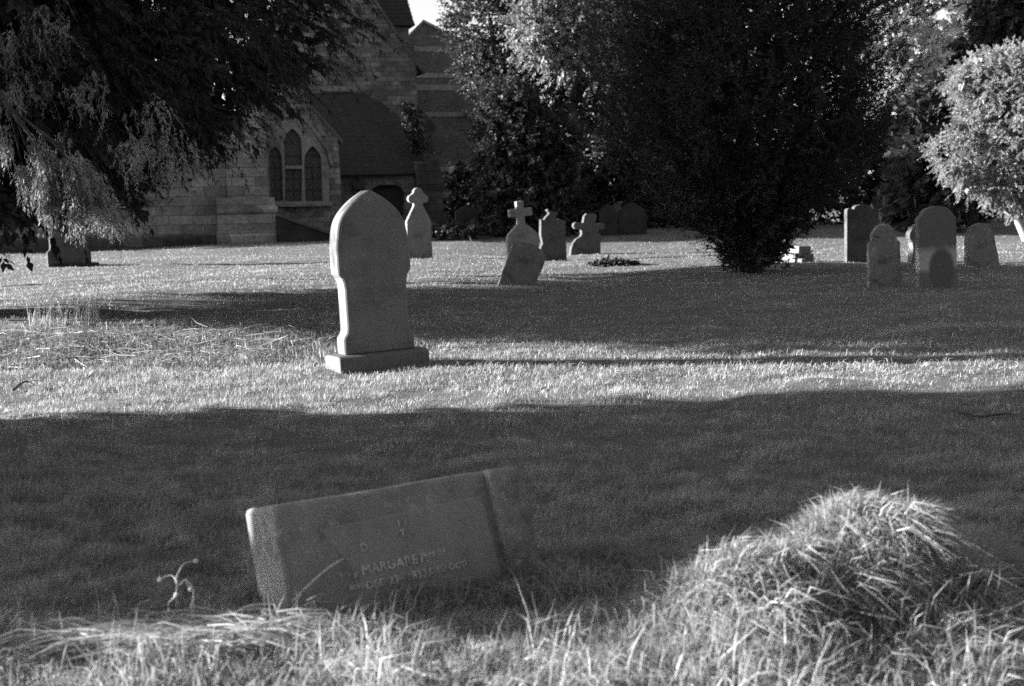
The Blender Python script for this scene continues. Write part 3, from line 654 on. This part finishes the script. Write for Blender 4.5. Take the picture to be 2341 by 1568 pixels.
# nave gable
dn = 6.8
n0 = L(500, 600, dn); nr = L(951, 152, dn); ap = L(735, -170, dn); nlft = (2 * ap[0] - nr[0], nr[1])
plate('nave_gable', [[(nlft[0], B), (nr[0], B), nr, ap, nlft]], dn, .6, M['rubble'], church)
coping('nave_coping', [(728, -180), (854, -2), (951, 145), (972, 166)], dn - .3, dn + .8, .14, M['copingdark'])
m = MB(); m.quad((nr[0] + .3, dn + .1, nr[1] - .3), (nr[0] + .3, dn + 4, nr[1] - .3), (ap[0], dn + 4, ap[1]), (ap[0], dn + .1, ap[1])); m.quad((nlft[0] - .3, dn + .1, nr[1] - .3), (nlft[0] - .3, dn + 4, nr[1] - .3), (ap[0], dn + 4, ap[1] + .003), (ap[0], dn + .1, ap[1] + .003)); m.build('nave_roof', M['tiles'], church)
m = MB(); m.box(nr[0] - .6, nr[0] - .02, dn + .6, dn + 4, B, nr[1] - .1); m.build('nave_side_wall', M['rubble'], church)
m = MB(); xa = L(951, 260, dn)[0]; xb_ = L(990, 300, dn - .6)[0]; zc = L(970, 252, dn)[1]; zd = L(990, 296, dn)[1]
m.prism([(xa - .3, B), (xb_, B), (xb_, zd), (xa, zc), (xa - .3, zc)], dn - .9, dn - .003); m.build('buttress', M['rubble'], church)
m = MB(); m.prism([(xa - .05, zc + .02), (xb_ + .08, zd - .04), (xb_ + .08, zd + .06), (xa - .05, zc + .14)], dn - 1.0, dn - .85); m.build('buttress_coping', M['copingdark'], church)
# bell turret with steep tiled cap
dt = 9.5
tx0 = L(836, 60, dt)[0]; tx1 = L(934, 60, dt)[0]; zt0 = L(900, 58, dt)[1]; hw = (tx1 - tx0) / 2; cxx = (tx0 + tx1) / 2
m = MB(); m.box(cxx - hw, cxx + hw, dt, dt + 2 * hw, 4, zt0 + .1); m.build('bell_turret', M['ashlar'], church)
m = MB(); ex = hw + .22; NRr = 26; prof = [(1.0, 0), (.93, .35)] + [(.93 - .86 * k / NRr, .35 + 4.6 * k / NRr) for k in range(1, NRr + 1)]
for (ra_, za_), (rb_2, zb_2) in zip(prof[:-1], prof[1:]):
    for k in range(4):
        sx = [(-1, -1), (1, -1), (1, 1), (-1, 1)]; (ax, ay), (bx_, by_) = sx[k], sx[(k + 1) % 4]
        cy_ = dt + hw; g = .03
        m.quad((cxx + ax * (ra_ * ex + g), cy_ + ay * (ra_ * ex + g), zt0 + za_ - .02), (cxx + bx_ * (ra_ * ex + g), cy_ + by_ * (ra_ * ex + g), zt0 + za_ - .02), (cxx + bx_ * rb_2 * ex, cy_ + by_ * rb_2 * ex, zt0 + zb_2), (cxx + ax * rb_2 * ex, cy_ + ay * rb_2 * ex, zt0 + zb_2))
m.build('turret_roof', M['tiles'], church)
# banded chancel gable further right
dc = 11.0
c0 = L(900, 122, dc); c1 = L(968, 50, dc); c2_ = L(1110, 122, dc)
plate('chancel_gable', [[(c0[0], B), (L(1480, 500, dc)[0], B), (L(1480, 425, dc)[0], L(1480, 425, dc)[1]), (c2_[0], L(1110, 425, dc)[1]), c2_, c1, c0]], dc, .5, M['brick'], church)
coping('chancel_coping', [(900, 122), (968, 50), (1024, 78), (1110, 122)], dc - .08, dc + .6, .1, M['band'])
for v_, h_ in ((112, .24), (173, .2), (200, .28), (262, .2), (388, .25), (446, .3)):
    m = MB(); A = L(945, v_, dc); C = L(1105, v_, dc); m.box(A[0], C[0], dc - .03, dc + .1, A[1] - h_ / 2, A[1] + h_ / 2); m.build('stone_band', M['band'], church)
m = MB(); A = L(1062, 264, dc); C = L(1082, 264, dc); m.prism_x([(dc - .4, A[1] - .08), (dc - .4, A[1] + .06), (dc - .03, A[1] + .2), (dc - .03, A[1] - .08)], A[0], C[0]); m.build('label_stop', M['trim'], church)
m = MB(); A = L(1070, 452, dc); C = L(1100, 480, dc); m.box(A[0], C[0], dc - .5, dc + .05, C[1], A[1]); m.build('vent_box', M['iron'], church)
m = MB(); A = L(1070, 448, dc); m.box(A[0] - .1, C[0] + .1, dc - .6, dc - .04, A[1] - .0, A[1] + .12); m.build('vent_ledge', M['trim'], church)

# small shed wall glimpsed at right
p = gp(2080, 560); root = empty('shed', at(2085, 548, 52)); root.location.z = 0; tag(root, 'small pale-walled shed with a dark roof glimpsed behind the tall stained stone', 'shed')
s = 52 / F_PX; m = MB(); m.box(-36 * s, 60 * s, 0, 3, -.5, 1.05); m.build('wall', M['wall_pale'], root)
m = MB(); m.prism_x([(-.25, 1.053), (-.25, 1.15), (1.5, 2.0), (3.2, 1.15), (3.2, 1.053)], -46 * s, 70 * s); m.build('roof', M['tiles'], root)

# ------------------------------------------------------------------ trees
class Cloud:
    """collects leaf diamonds"""
    def __init__(s): s.P = []; s.D = []; s.L = []; s.W = []
    def add(s, P, D, Ln, W): s.P.append(P); s.D.append(D); s.L.append(Ln); s.W.append(W)
    def build(s, name, mat, parent=None, origin=(0, 0, 0)):
        P = np.concatenate(s.P) - np.array(origin); D = unit(np.concatenate(s.D)); Ln = np.concatenate(s.L); W = np.concatenate(s.W); n = len(P)
        A = unit(np.cross(D, rng.normal(size=(n, 3)))) * (W / 2)[:, None]; mid = P + D * (Ln * .45)[:, None]
        V = np.empty((n, 4, 3)); V[:, 0] = P; V[:, 1] = mid + A; V[:, 2] = P + D * Ln[:, None]; V[:, 3] = mid - A
        V[:, 2, 2] -= Ln * .12
        return npmesh(name, V.reshape(-1, 3), np.arange(4 * n), np.arange(n) * 4, mat, parent)
def sprays(c, S, D, ln, droop, nl, leafL, leafW, jit=.35, down_=.2):
    """branchlets from S along D, each carrying nl leaves on both sides"""
    B_ = len(S); D = unit(D); t = rng.uniform(0, 1, (B_, nl)); ln = np.broadcast_to(ln, (B_,))
    P = S[:, None] + D[:, None] * (ln[:, None] * t)[..., None]; P[..., 2] -= droop * ln[:, None] * t ** 2
    T = np.repeat(D[:, None], nl, 1); T[..., 2] -= 2 * droop * t
    side = unit(np.cross(D, rng.normal(size=(B_, 3)) * .5 + [0, 0, 1]))[:, None] * rng.choice([-1, 1], (B_, nl))[..., None]
    DD = T * .7 + side * .65 + rng.normal(size=P.shape) * jit; DD[..., 2] -= down_
    k = (1.15 - .55 * t) * rng.uniform(.6, 1.3, t.shape)
    c.add(P.reshape(-1, 3), DD.reshape(-1, 3), (leafL * k).ravel(), (leafW * k).ravel())
def lumps_crown(c, lumps, nb, nl, leafL, leafW, blen, droop=.3, upw=.1, inner=.45, jit=.35, down_=.2):
    vol = np.array([r_[0] * r_[1] + r_[1] * r_[2] + r_[0] * r_[2] for _, r_ in lumps]); vol = vol / vol.sum()
    for (ce, ra_), f_ in zip(lumps, vol):
        n = max(6, int(nb * f_)); d = unit(rng.normal(size=(n, 3))); r_ = rng.uniform(inner ** 2, 1, n) ** .5 * (1 + .12 * vnoise(d[:, 0] * 3, d[:, 1] * 3 + d[:, 2] * 3, .8, 5))
        S = np.array(ce) + d * np.array(ra_) * r_[:, None] * .93; Dn = d + rng.normal(size=d.shape) * .5; Dn[:, 2] += upw
        sprays(c, S, Dn, blen * rng.uniform(.6, 1.3, n), droop, nl, leafL, leafW, jit, down_)
def px(u, v, Y, ru, rv, rd=None):
    p = at(u, v, Y); s = Y / F_PX; return ((p.x, p.y, p.z), (ru * s, (rd or ru) * s, rv * s))
def trunk(parent, pts, radii, mat='bark', origin=(0, 0, 0)):
    m = MB(); m.tube([Vector(p_) - Vector(origin) for p_ in pts], radii, 9); return m
def tree(name, label, base, cloud, mat, limbs, bmat='bark', extra=None):
    root = empty(name, base); tag(root, label, 'tree')
    m = MB()
    for pts, rad in limbs: m.tube([Vector(p_) - Vector(base) for p_ in pts], rad, 8)
    m.build('trunk', M[bmat], root, True); cloud.build('crown', M[mat], root, base); return root
def profile_crown(c, base, prof, nb, nl, leafL, leafW, blen, up_, out_, droop, inner=.5, jit=.3, down_=.1, seed=3, lump=.12, zb=None, az=None):
    zs = np.array([q_[0] for q_ in prof]); rs = np.array([q_[1] for q_ in prof])
    wz = np.interp(np.linspace(zs[0], zs[-1], 200), zs, rs) + .15; cz = np.cumsum(wz); cz /= cz[-1]
    z = np.interp(rng.uniform(size=nb), cz, np.linspace(zs[0], zs[-1], 200)); a = rng.uniform(*(az or (0, 2 * np.pi)), nb)
    R = np.interp(z, zs, rs) * (1 + lump * vnoise(a * 4, z, 1.1, seed) + lump * .7 * vnoise(a * 9, z * 2, 1.0, seed + 1))
    r_ = R * rng.uniform(inner ** 2, 1, nb) ** .5
    o_ = np.stack([np.cos(a), np.sin(a), np.zeros(nb)], 1)
    S = np.array(base) + o_ * r_[:, None]; S[:, 2] += z - .0
    if zb is not None:
        zmin = np.interp(r_, [q_[0] for q_ in zb], [q_[1] for q_ in zb]); S[:, 2] = np.maximum(S[:, 2], base[2] + zmin + rng.uniform(0, .4, nb) ** 2)
    D = o_ * out_ + rng.normal(size=S.shape) * .35; D[:, 2] += up_
    sprays(c, S, D, blen * rng.uniform(.6, 1.3, nb), droop, nl, leafL, leafW, jit, down_)

# big drooping yew hanging in from the left
yb = (-9.4, 21.5, 0.0)
zb1 = [(0, 1.7), (2, 1.65), (3.2, 1.8), (3.9, 2.5), (5.1, 2.95), (5.9, 3.5), (6.8, 4.1), (7.5, 4.9)]
prof1 = [(1.5, 3.4), (2.3, 4.8), (3.2, 5.9), (3.8, 6.6), (4.6, 6.9), (5.6, 6.8), (7, 6.4), (8.5, 5.2), (10, 3.0), (11, 1.0)]
c = Cloud(); profile_crown(c, yb, prof1, 8600, 44, .13, .026, .75, -.35, .8, .3, inner=.5, zb=zb1, lump=.10)
profile_crown(c, yb, [(a_, b__ * .86) for a_, b__ in prof1], 4200, 16, .30, .15, .9, -.2, .6, .2, inner=.1, zb=[(a_, b__ + .3) for a_, b__ in zb1], lump=.05)
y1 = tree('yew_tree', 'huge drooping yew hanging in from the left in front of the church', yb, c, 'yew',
     [([(-9.4, 21.5, -.3), (-9.3, 21.4, 1.2), (-9.5, 21.6, 3), (-9.2, 21.5, 6)], [.55, .42, .38, .2]), ([(-9.3, 21.4, 1.6), (-7.8, 20.6, 3.0), (-5.6, 20, 3.6), (-3.8, 19.8, 3.5)], [.25, .18, .1, .04]),
      ([(-9.3, 21.4, 1.8), (-8.2, 19.6, 3.2), (-7.2, 17.4, 4.2)], [.22, .15, .06])])
# boughs with thin lit hanging twigs at far left
c = Cloud(); m = MB(); Yh = 15.0
def bough(pts, rad, tw, spread, dens):
    P3 = cat_sm([tuple(at(u, v, Yh + dy)) for u, v, dy in pts], 6); m.tube([Vector(p_) - Vector(yb) for p_ in P3], [rad * (1 - .75 * k / len(P3)) for k in range(len(P3))], 6)
    P3 = np.array(P3); k0 = int(len(P3) * tw); S = P3[k0:]; idx = rng.integers(0, len(S), dens)
    Sx = S[idx] + rng.normal(size=(dens, 3)) * .05; T = np.gradient(P3, axis=0)[k0:][idx]
    D = unit(T) * .8 + rng.normal(size=(dens, 3)) * spread; D[:, 2] -= .5
    sprays(c, Sx, D, rng.uniform(.12, .36, dens), .35, 28, .06, .014, .3, .25)
bough([(-60, 120, 1.5), (20, 245, .3), (70, 310, 0), (105, 370, 0), (112, 450, .1)], .03, .55, .28, 190)
bough([(20, 245, .3), (90, 300, 0), (150, 360, 0), (175, 410, 0), (180, 460, 0)], .022, .5, .28, 230)
bough([(90, 300, 0), (150, 345, .2), (195, 400, .2), (222, 435, .2)], .02, .45, .3, 180)
bough([(150, 360, 0), (190, 440, .1), (225, 470, .3), (250, 480, .4)], .014, .3, .3, 110)
bough([(-40, 200, .3), (5, 300, -.1), (0, 330, 0)], .016, .5, .3, 26)
bough([(20, 250, .2), (44, 350, .1), (56, 390, .1)], .010, .72, .2, 24)
bough([(40, 280, .2), (66, 350, .1), (86, 360, 0)], .008, .98, .2, 4)
bough([(-20, 90, .4), (60, 180, .2), (130, 235, .2), (175, 215, .4)], .006, .97, .2, 4)
bough([(60, 120, .4), (100, 200, .2), (130, 250, .2), (140, 310, .2)], .006, .97, .2, 4)
for (ux, vx, n_, sp_) in ((10, 190, 40, .3), (20, 90, 40, .35), (120, 40, 30, .4), (200, 205, 26, .3), (320, 330, 40, .25), (400, 350, 30, .25), (350, 260, 26, .3)):
    S = np.array([tuple(at(ux + random.gauss(0, 30), vx + random.gauss(0, 26), Yh + 1.6 + random.uniform(-.4, .8))) for _ in range(n_)])
    D = rng.normal(size=S.shape) * sp_ + [.1, -.3, -.7]; sprays(c, S, D, rng.uniform(.2, .5, n_), .3, 26, .06, .012, .3, .25)
m.build('hanging_bough', M['bark'], y1, True); c.build('hanging_spray', M['yew_lit'], y1, yb)
# second yew behind, hidden; crown raised and trunk thinned for its shade
b2 = (-13.6, 29.0, 0.0)
c = Cloud(); prof2 = [(3.4, 4.8), (3.8, 5.2), (4.2, 5.4), (5, 5.5), (7, 5.0), (9, 3.8), (10.5, 1.5)]
profile_crown(c, b2, prof2, 2200, 26, .24, .06, .8, -.3, .7, .4, inner=.5, zb=[(0, 4.5), (4, 4.5), (5.0, 4.6), (5.7, 4.8)])
profile_crown(c, b2, prof2, 1200, 14, .6, .34, .9, -.2, .6, .2, inner=.1, zb=[(0, 4.6), (6, 4.6)])
tree('yew_tree', 'second hidden yew behind the hanging branches at left, shaped to shade the grass at right', b2, c, 'dark_ever', [([(-13.6, 29, -.3), (-13.5, 29, 2), (-13.6, 29, 6)], [.15, .13, .1])])
# dark round evergreen beside the church
Yt = 49.5; g_ = at(1185, 545, Yt); ba = (g_.x, Yt, 0.2); c = Cloud()
lm = [px(1175, 330, Yt, 95, 90), px(1165, 430, Yt, 78, 75), px(1230, 440, Yt, 105, 80), px(1235, 330, Yt, 85, 80), px(1165, 250, Yt, 75, 60), px(1210, 515, Yt, 120, 40), px(1165, 500, Yt, 60, 38)]
lumps_crown(c, lm, 2600, 26, .17, .08, .6, .1, .2, .5)
lumps_crown(c, [(a_, tuple(q_ * .6 for q_ in r_)) for a_, r_ in lm], 900, 14, .35, .2, .5, .1, .1, .1)
tree('holly_tree', 'dense dark rounded evergreen to the right of the church buttress', ba, c, 'dark_ever', [([ba, (ba[0], Yt, 2.5)], [.2, .1]), ])
# tall pale-leaved tree lit at the top
Yt = 53; g_ = at(1288, 540, Yt); bb = (g_.x, Yt, 0.3); c = Cloud(); A_ = lambda u, v, d=0: tuple(at(u, v, Yt + d))
lm = [px(1230, 60, Yt, 68, 72), px(1325, 50, Yt, 70, 60), px(1285, 160, Yt, 45, 26), px(1375, 170, Yt, 45, 30), px(1240, 120, Yt, 55, 35), px(1250, -80, Yt, 120, 100), px(1350, -100, Yt, 130, 100), px(1310, 130, Yt, 40, 25)]
lumps_crown(c, lm, 1500, 24, .18, .10, .7, .1, .25, .3, .6, .1)
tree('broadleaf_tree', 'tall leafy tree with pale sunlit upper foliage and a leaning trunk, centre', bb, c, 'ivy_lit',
     [([A_(1285, 545), A_(1296, 470), A_(1312, 400), A_(1320, 320, .4), A_(1300, 220, 1.4), A_(1270, 120, 1.4), A_(1225, 30, 1), A_(1180, -80, 1)], [.34, .28, .25, .23, .2, .16, .12, .08]),
      ([A_(1300, 220), A_(1340, 120), A_(1370, 20), A_(1400, -80)], [.16, .12, .09, .05]), ([A_(1270, 130), A_(1240, 60, -.6), A_(1238, 0, -1.2), A_(1230, -60, -1.4)], [.10, .06, .045, .03]), ([A_(1240, 60, -.6), A_(1200, 30, -1), A_(1170, 20, -1)], [.045, .03, .02]), ([A_(1240, 40, -.7), A_(1275, 10, -1.2), A_(1300, -20, -1)], [.04, .03, .02])])
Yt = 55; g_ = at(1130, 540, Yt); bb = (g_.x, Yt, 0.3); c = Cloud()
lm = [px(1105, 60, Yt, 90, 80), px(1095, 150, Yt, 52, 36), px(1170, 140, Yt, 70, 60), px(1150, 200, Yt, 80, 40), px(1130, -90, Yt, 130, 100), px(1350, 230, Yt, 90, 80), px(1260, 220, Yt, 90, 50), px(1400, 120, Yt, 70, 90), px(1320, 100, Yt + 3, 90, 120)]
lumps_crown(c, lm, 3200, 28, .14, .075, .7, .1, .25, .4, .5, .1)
tree('evergreen_tree', 'glossy-leaved tree, darkened in place of shade, against the sky right of the church roof', bb, c, 'glossy', [([bb, (bb[0], Yt, 3), tuple(at(1130, 200, Yt)), tuple(at(1120, 40, Yt))], [.3, .26, .2, .08])])
# big dark multi-stemmed yew on the right
Yt = 35.5; g_ = gp(1712, 622); Yt = g_.y; bc = (g_.x, g_.y, g_.z); c = Cloud()
prof3 = [(.05, .55), (.45, .72), (1.0, 1.4), (1.9, 2.15), (2.8, 2.7), (3.8, 2.95), (4.8, 3.05), (5.8, 2.95), (7.2, 2.4), (8.6, 1.5), (9.6, .5)]
profile_crown(c, bc, prof3, 7000, 36, .11, .026, .85, .75, .6, .12, inner=.5, lump=.34, down_=0)
profile_crown(c, bc, [(a_, b__ * .75) for a_, b__ in prof3], 1700, 14, .24, .10, .7, .7, .5, .1, inner=.1, lump=.05, down_=0)
limbs = []
for k in range(9):
    a_ = k * .7 + .3; e_ = random.uniform(1.1, 2.3); limbs.append(([(bc[0] + .15 * math.cos(a_), bc[1] + .15 * math.sin(a_), bc[2] - .2), (bc[0] + .4 * e_ * math.cos(a_), bc[1] + .4 * e_ * math.sin(a_), bc[2] + 1.8), (bc[0] + e_ * math.cos(a_), bc[1] + e_ * math.sin(a_), bc[2] + 5.0)], [.11, .08, .03]))
tree('yew_tree', 'big dark spreading yew with many stems fanning up from a narrow foot, right of centre', bc, c, 'yew', limbs)
# dark evergreen filling between
Yt = 58; g_ = at(1450, 540, Yt); bd = (g_.x, Yt, .3); c = Cloud()
lm = [px(1440, 330, Yt, 130, 130), px(1480, 150, Yt, 130, 150), px(1560, -20, Yt, 160, 130), px(1540, 430, Yt, 80, 60), px(1650, 200, Yt, 130, 200), px(1420, 30, Yt, 80, 90)]
lumps_crown(c, lm, 2000, 22, .3, .11, .8, .1, .2, .5); lumps_crown(c, [(a_, tuple(q_ * .6 for q_ in r_)) for a_, r_ in lm], 900, 14, .5, .28, .6, .1, .1, .1)
tree('evergreen_tree', 'tall dark evergreen in the background between the pale-leaved tree and the big yew', bd, c, 'dark_ever', [([bd, (bd[0], Yt, 6)], [.3, .15])])
# rounded lit cypress at right edge
Yt = 44; g_ = gp(2345, 580); be = (at(2352, 585, Yt).x, Yt, g1(at(2352, 585, Yt).x, Yt)); c = Cloud()
lm = [px(2335, 255, Yt, 150, 150), px(2260, 190, Yt, 85, 75), px(2330, 165, Yt, 100, 70), px(2180, 350, Yt, 62, 55), px(2215, 400, Yt, 45, 50), px(2235, 290, Yt, 60, 70), px(2285, 420, Yt, 55, 55), px(2320, 430, Yt, 60, 50), px(2420, 330, Yt, 150, 150), px(2195, 185, Yt, 45, 35), px(2330, 475, Yt, 22, 28)]
lumps_crown(c, lm, 5200, 44, .075, .024, .36, .25, .15, .65, .5, .15)
lumps_crown(c, [(a_, tuple(q_ * .65 for q_ in r_)) for a_, r_ in lm], 300, 12, .4, .25, .4, .1, .1, .1)
A_ = lambda u, v, d=0: tuple(at(u, v, Yt + d))
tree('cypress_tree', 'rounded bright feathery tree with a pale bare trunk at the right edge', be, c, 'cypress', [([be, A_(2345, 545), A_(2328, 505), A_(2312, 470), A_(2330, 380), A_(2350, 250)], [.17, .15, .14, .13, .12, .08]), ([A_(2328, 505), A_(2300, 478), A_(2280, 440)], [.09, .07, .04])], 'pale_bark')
# conical dark shrub behind it
Yt = 49; g_ = at(2132, 540, Yt); bf = (g_.x, Yt, .3); s_ = Yt / F_PX; c = Cloud()
prof4 = [(.2, 75 * s_), (1.0, 86 * s_), (2.2, 86 * s_), (3.3, 74 * s_), (4.2, 52 * s_), (4.8, 28 * s_), (5.15, 6 * s_)]
profile_crown(c, bf, prof4, 4600, 28, .07, .03, .3, .5, .5, .1, inner=.7, lump=.05, down_=0); profile_crown(c, bf, prof4, 500, 12, .5, .3, .4, .4, .5, .1, inner=.1, lump=.02, down_=0)
tree('clipped_yew', 'dark rounded cone-shaped yew just left of the bright feathery tree', bf, c, 'cone', [([bf, (bf[0], Yt, 4)], [.12, .05])])
# brilliant pale tree behind
Yt = 72; g_ = at(2150, 540, Yt); bh = (g_.x, Yt, .4); c = Cloud()
lm = [px(2150, 40, Yt, 110, 110), px(2120, 160, Yt, 75, 80), px(2180, 150, Yt, 60, 50), px(2070, 260, Yt, 50, 60), px(2050, 370, Yt, 40, 60), px(2000, 60, Yt, 110, 100), px(1880, 120, Yt, 110, 140), px(1760, 60, Yt, 110, 120), px(2230, 60, Yt, 70, 60), px(1920, 300, Yt, 100, 110), px(2060, -90, Yt, 220, 90)]
lumps_crown(c, lm, 1900, 20, .30, .17, .9, .15, .1, .4, .6, .1)
A_ = lambda u, v, d=0: tuple(at(u, v, Yt + d))
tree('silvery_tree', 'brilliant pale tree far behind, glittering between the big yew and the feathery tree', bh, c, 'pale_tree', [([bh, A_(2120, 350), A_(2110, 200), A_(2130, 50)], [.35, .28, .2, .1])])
Yt = 58; g_ = at(2420, 540, Yt); bi = (g_.x, Yt, .4); c = Cloud()
lm = [px(2330, 10, Yt, 110, 85), px(2290, 60, Yt, 55, 40), px(2440, 60, Yt, 120, 120), px(2390, -90, Yt, 170, 110), px(2230, 110, Yt, 45, 30)]
lumps_crown(c, lm, 1100, 22, .28, .12, .8, .15, .1, .4, .5, .1)
lumps_crown(c, [(a_, tuple(q_ * .7 for q_ in r_)) for a_, r_ in lm], 250, 12, .8, .5, .6, .1, .1, .1)
tree('dark_tree', 'dark tree in the top right corner above the bright feathery tree', bi, c, 'dark_ever', [([bi, at(2430, 300, Yt), at(2400, 100, Yt)], [.35, .3, .15])])
# hedge along the back
c = Cloud(); n = 5200; uh = rng.uniform(1040, 2750, n); Yh_ = rng.uniform(56.5, 59.5, n)
S = np.stack([(uh - CX) / F_PX * Yh_, Yh_, np.zeros(n)], 1); top = 2.6 + .7 * vnoise(S[:, 0], S[:, 1], 3.0, 41) + .5 * vnoise(S[:, 0], S[:, 1], 1.1, 42) + 1.2 * smooth(6, 14, S[:, 0])
S[:, 2] = .2 + top * rng.uniform(0, 1, n) ** .7; gap = np.exp(-((uh - 1415) / 34) ** 4); S[:, 2] *= 1 - .93 * gap; D = rng.normal(size=S.shape) * .5 + [0, -.3, .4]; D[:, 2] *= 1 - gap
sprays(c, S, D, rng.uniform(.4, .9, n) * (1 - .7 * gap), .1, 20, .26, .12, .4, .1)
o = c.build('hedge', M['dark_ever']); tag(o, 'dark overgrown hedge closing off the churchyard behind the gravestones', 'hedge')
# ivy on the corner of the nave
c = Cloud(); n = 150; q_ = [at(random.gauss(934, 9) + k_ * 26, 235 + k_ * 110, 57.0) for k_ in rng.uniform(0, 1, n)]
S = np.array([tuple(p_) for p_ in q_]); S[:, 1] -= rng.uniform(0, .7, n); sprays(c, S, rng.normal(size=S.shape) * .4 + [0, -.5, -.2], .35, .4, 16, .14, .10, .5, .2)
o = c.build('ivy', M['dark_ever']); tag(o, 'straggling dark ivy climbing the corner of the church gable', 'ivy')
# dark bush of undergrowth at foot of buttress
c = Cloud(); p = gp(1030, 545); n = 130; S = np.stack([p.x + rng.normal(0, .5, n), p.y - .3 + rng.normal(0, .3, n), p.z + rng.uniform(0, .35, n)], 1)
sprays(c, S, rng.normal(size=S.shape) * .5 + [0, -.2, .4], .4, .2, 16, .16, .09, .5, .1); o = c.build('bush', M['dark_ever']); tag(o, 'low dark scrubby bush at the foot of the church buttress', 'bush')

# trees out of the picture to the left, whose shade falls across the lawn
c = Cloud(); n = 2600
S = np.stack([rng.uniform(-12.5, -8.6, n), np.zeros(n), rng.uniform(.1, 7.5, n)], 1); yy0 = np.interp(S[:, 2], [0, 1.95, 2.9, 8], [6.1, 6.1, 7.4, 8.6]); yy1 = np.maximum(10.2 + .8 * S[:, 2], yy0 + 1)
S[:, 1] = yy0 + (yy1 - yy0) * rng.uniform(0, 1, n); sprays(c, S, rng.normal(size=S.shape) * .5 + [0, 0, .2], .5, .2, 16, .35, .2, .5, .1)
tree('yew_tree', 'broad bushy yew left of the viewpoint shading the near lawn', (-10.5, 8.5, 0), c, 'yew', [([(-10.5, 8.5, -.2), (-10.5, 8.5, 4)], [.4, .2])])
c = Cloud(); lumps_crown(c, [((-34, 56, 7), (4, 5.5, 6))], 1500, 16, .6, .4, .8, .1, .1, .2)  # unseen crown added to shade the church and the lower central tree
tree('evergreen_tree', 'unseen tall evergreen added beyond the left edge to shade the church side', (-34, 56, 0), c, 'dark_ever', [([(-34, 56, -.2), (-34, 56, 6)], [.4, .2])])

# unseen trees added behind and right of the viewpoint to block sky light
c = Cloud(); lumps_crown(c, [((0, 0, 4.5), (4.2, 4.2, 4.6)), ((.6, .4, 9), (3.4, 3.4, 4)), ((-1.5, -.5, 6.5), (3.5, 3, 3.5))], 900, 14, .8, .5, .9, .1, .1, .2)
first = None
for k, (x, y, rz, sz) in enumerate(((-13, -13, .2, 1), (-5, -11, 1.4, 1.1), (3, -12, 2.5, .95), (11, -11, 3.6, 1.1), (19, -8, 4.4, 1), (27, 4, 5.2, 1.1), (31, 16, .9, 1.1), (34, 29, 1.9, 1.15))):
    if first is None:
        first = tree('sky_blocker_tree', 'tall dense unseen tree added around the viewpoint to block sky light', (0, 0, 0), c, 'dark_ever', [([(0, 0, -.3), (0, 0, 8)], [.35, .2])]); t = first
    else:
        t = first.copy(); COL.objects.link(t)
        for ch in first.children:
            d = ch.copy(); COL.objects.link(d); d.parent = t
    t.location = (x, y, 0); t.rotation_euler = (0, 0, rz); t.scale = (sz, sz, sz); t['group'] = 'added trees around the viewpoint'
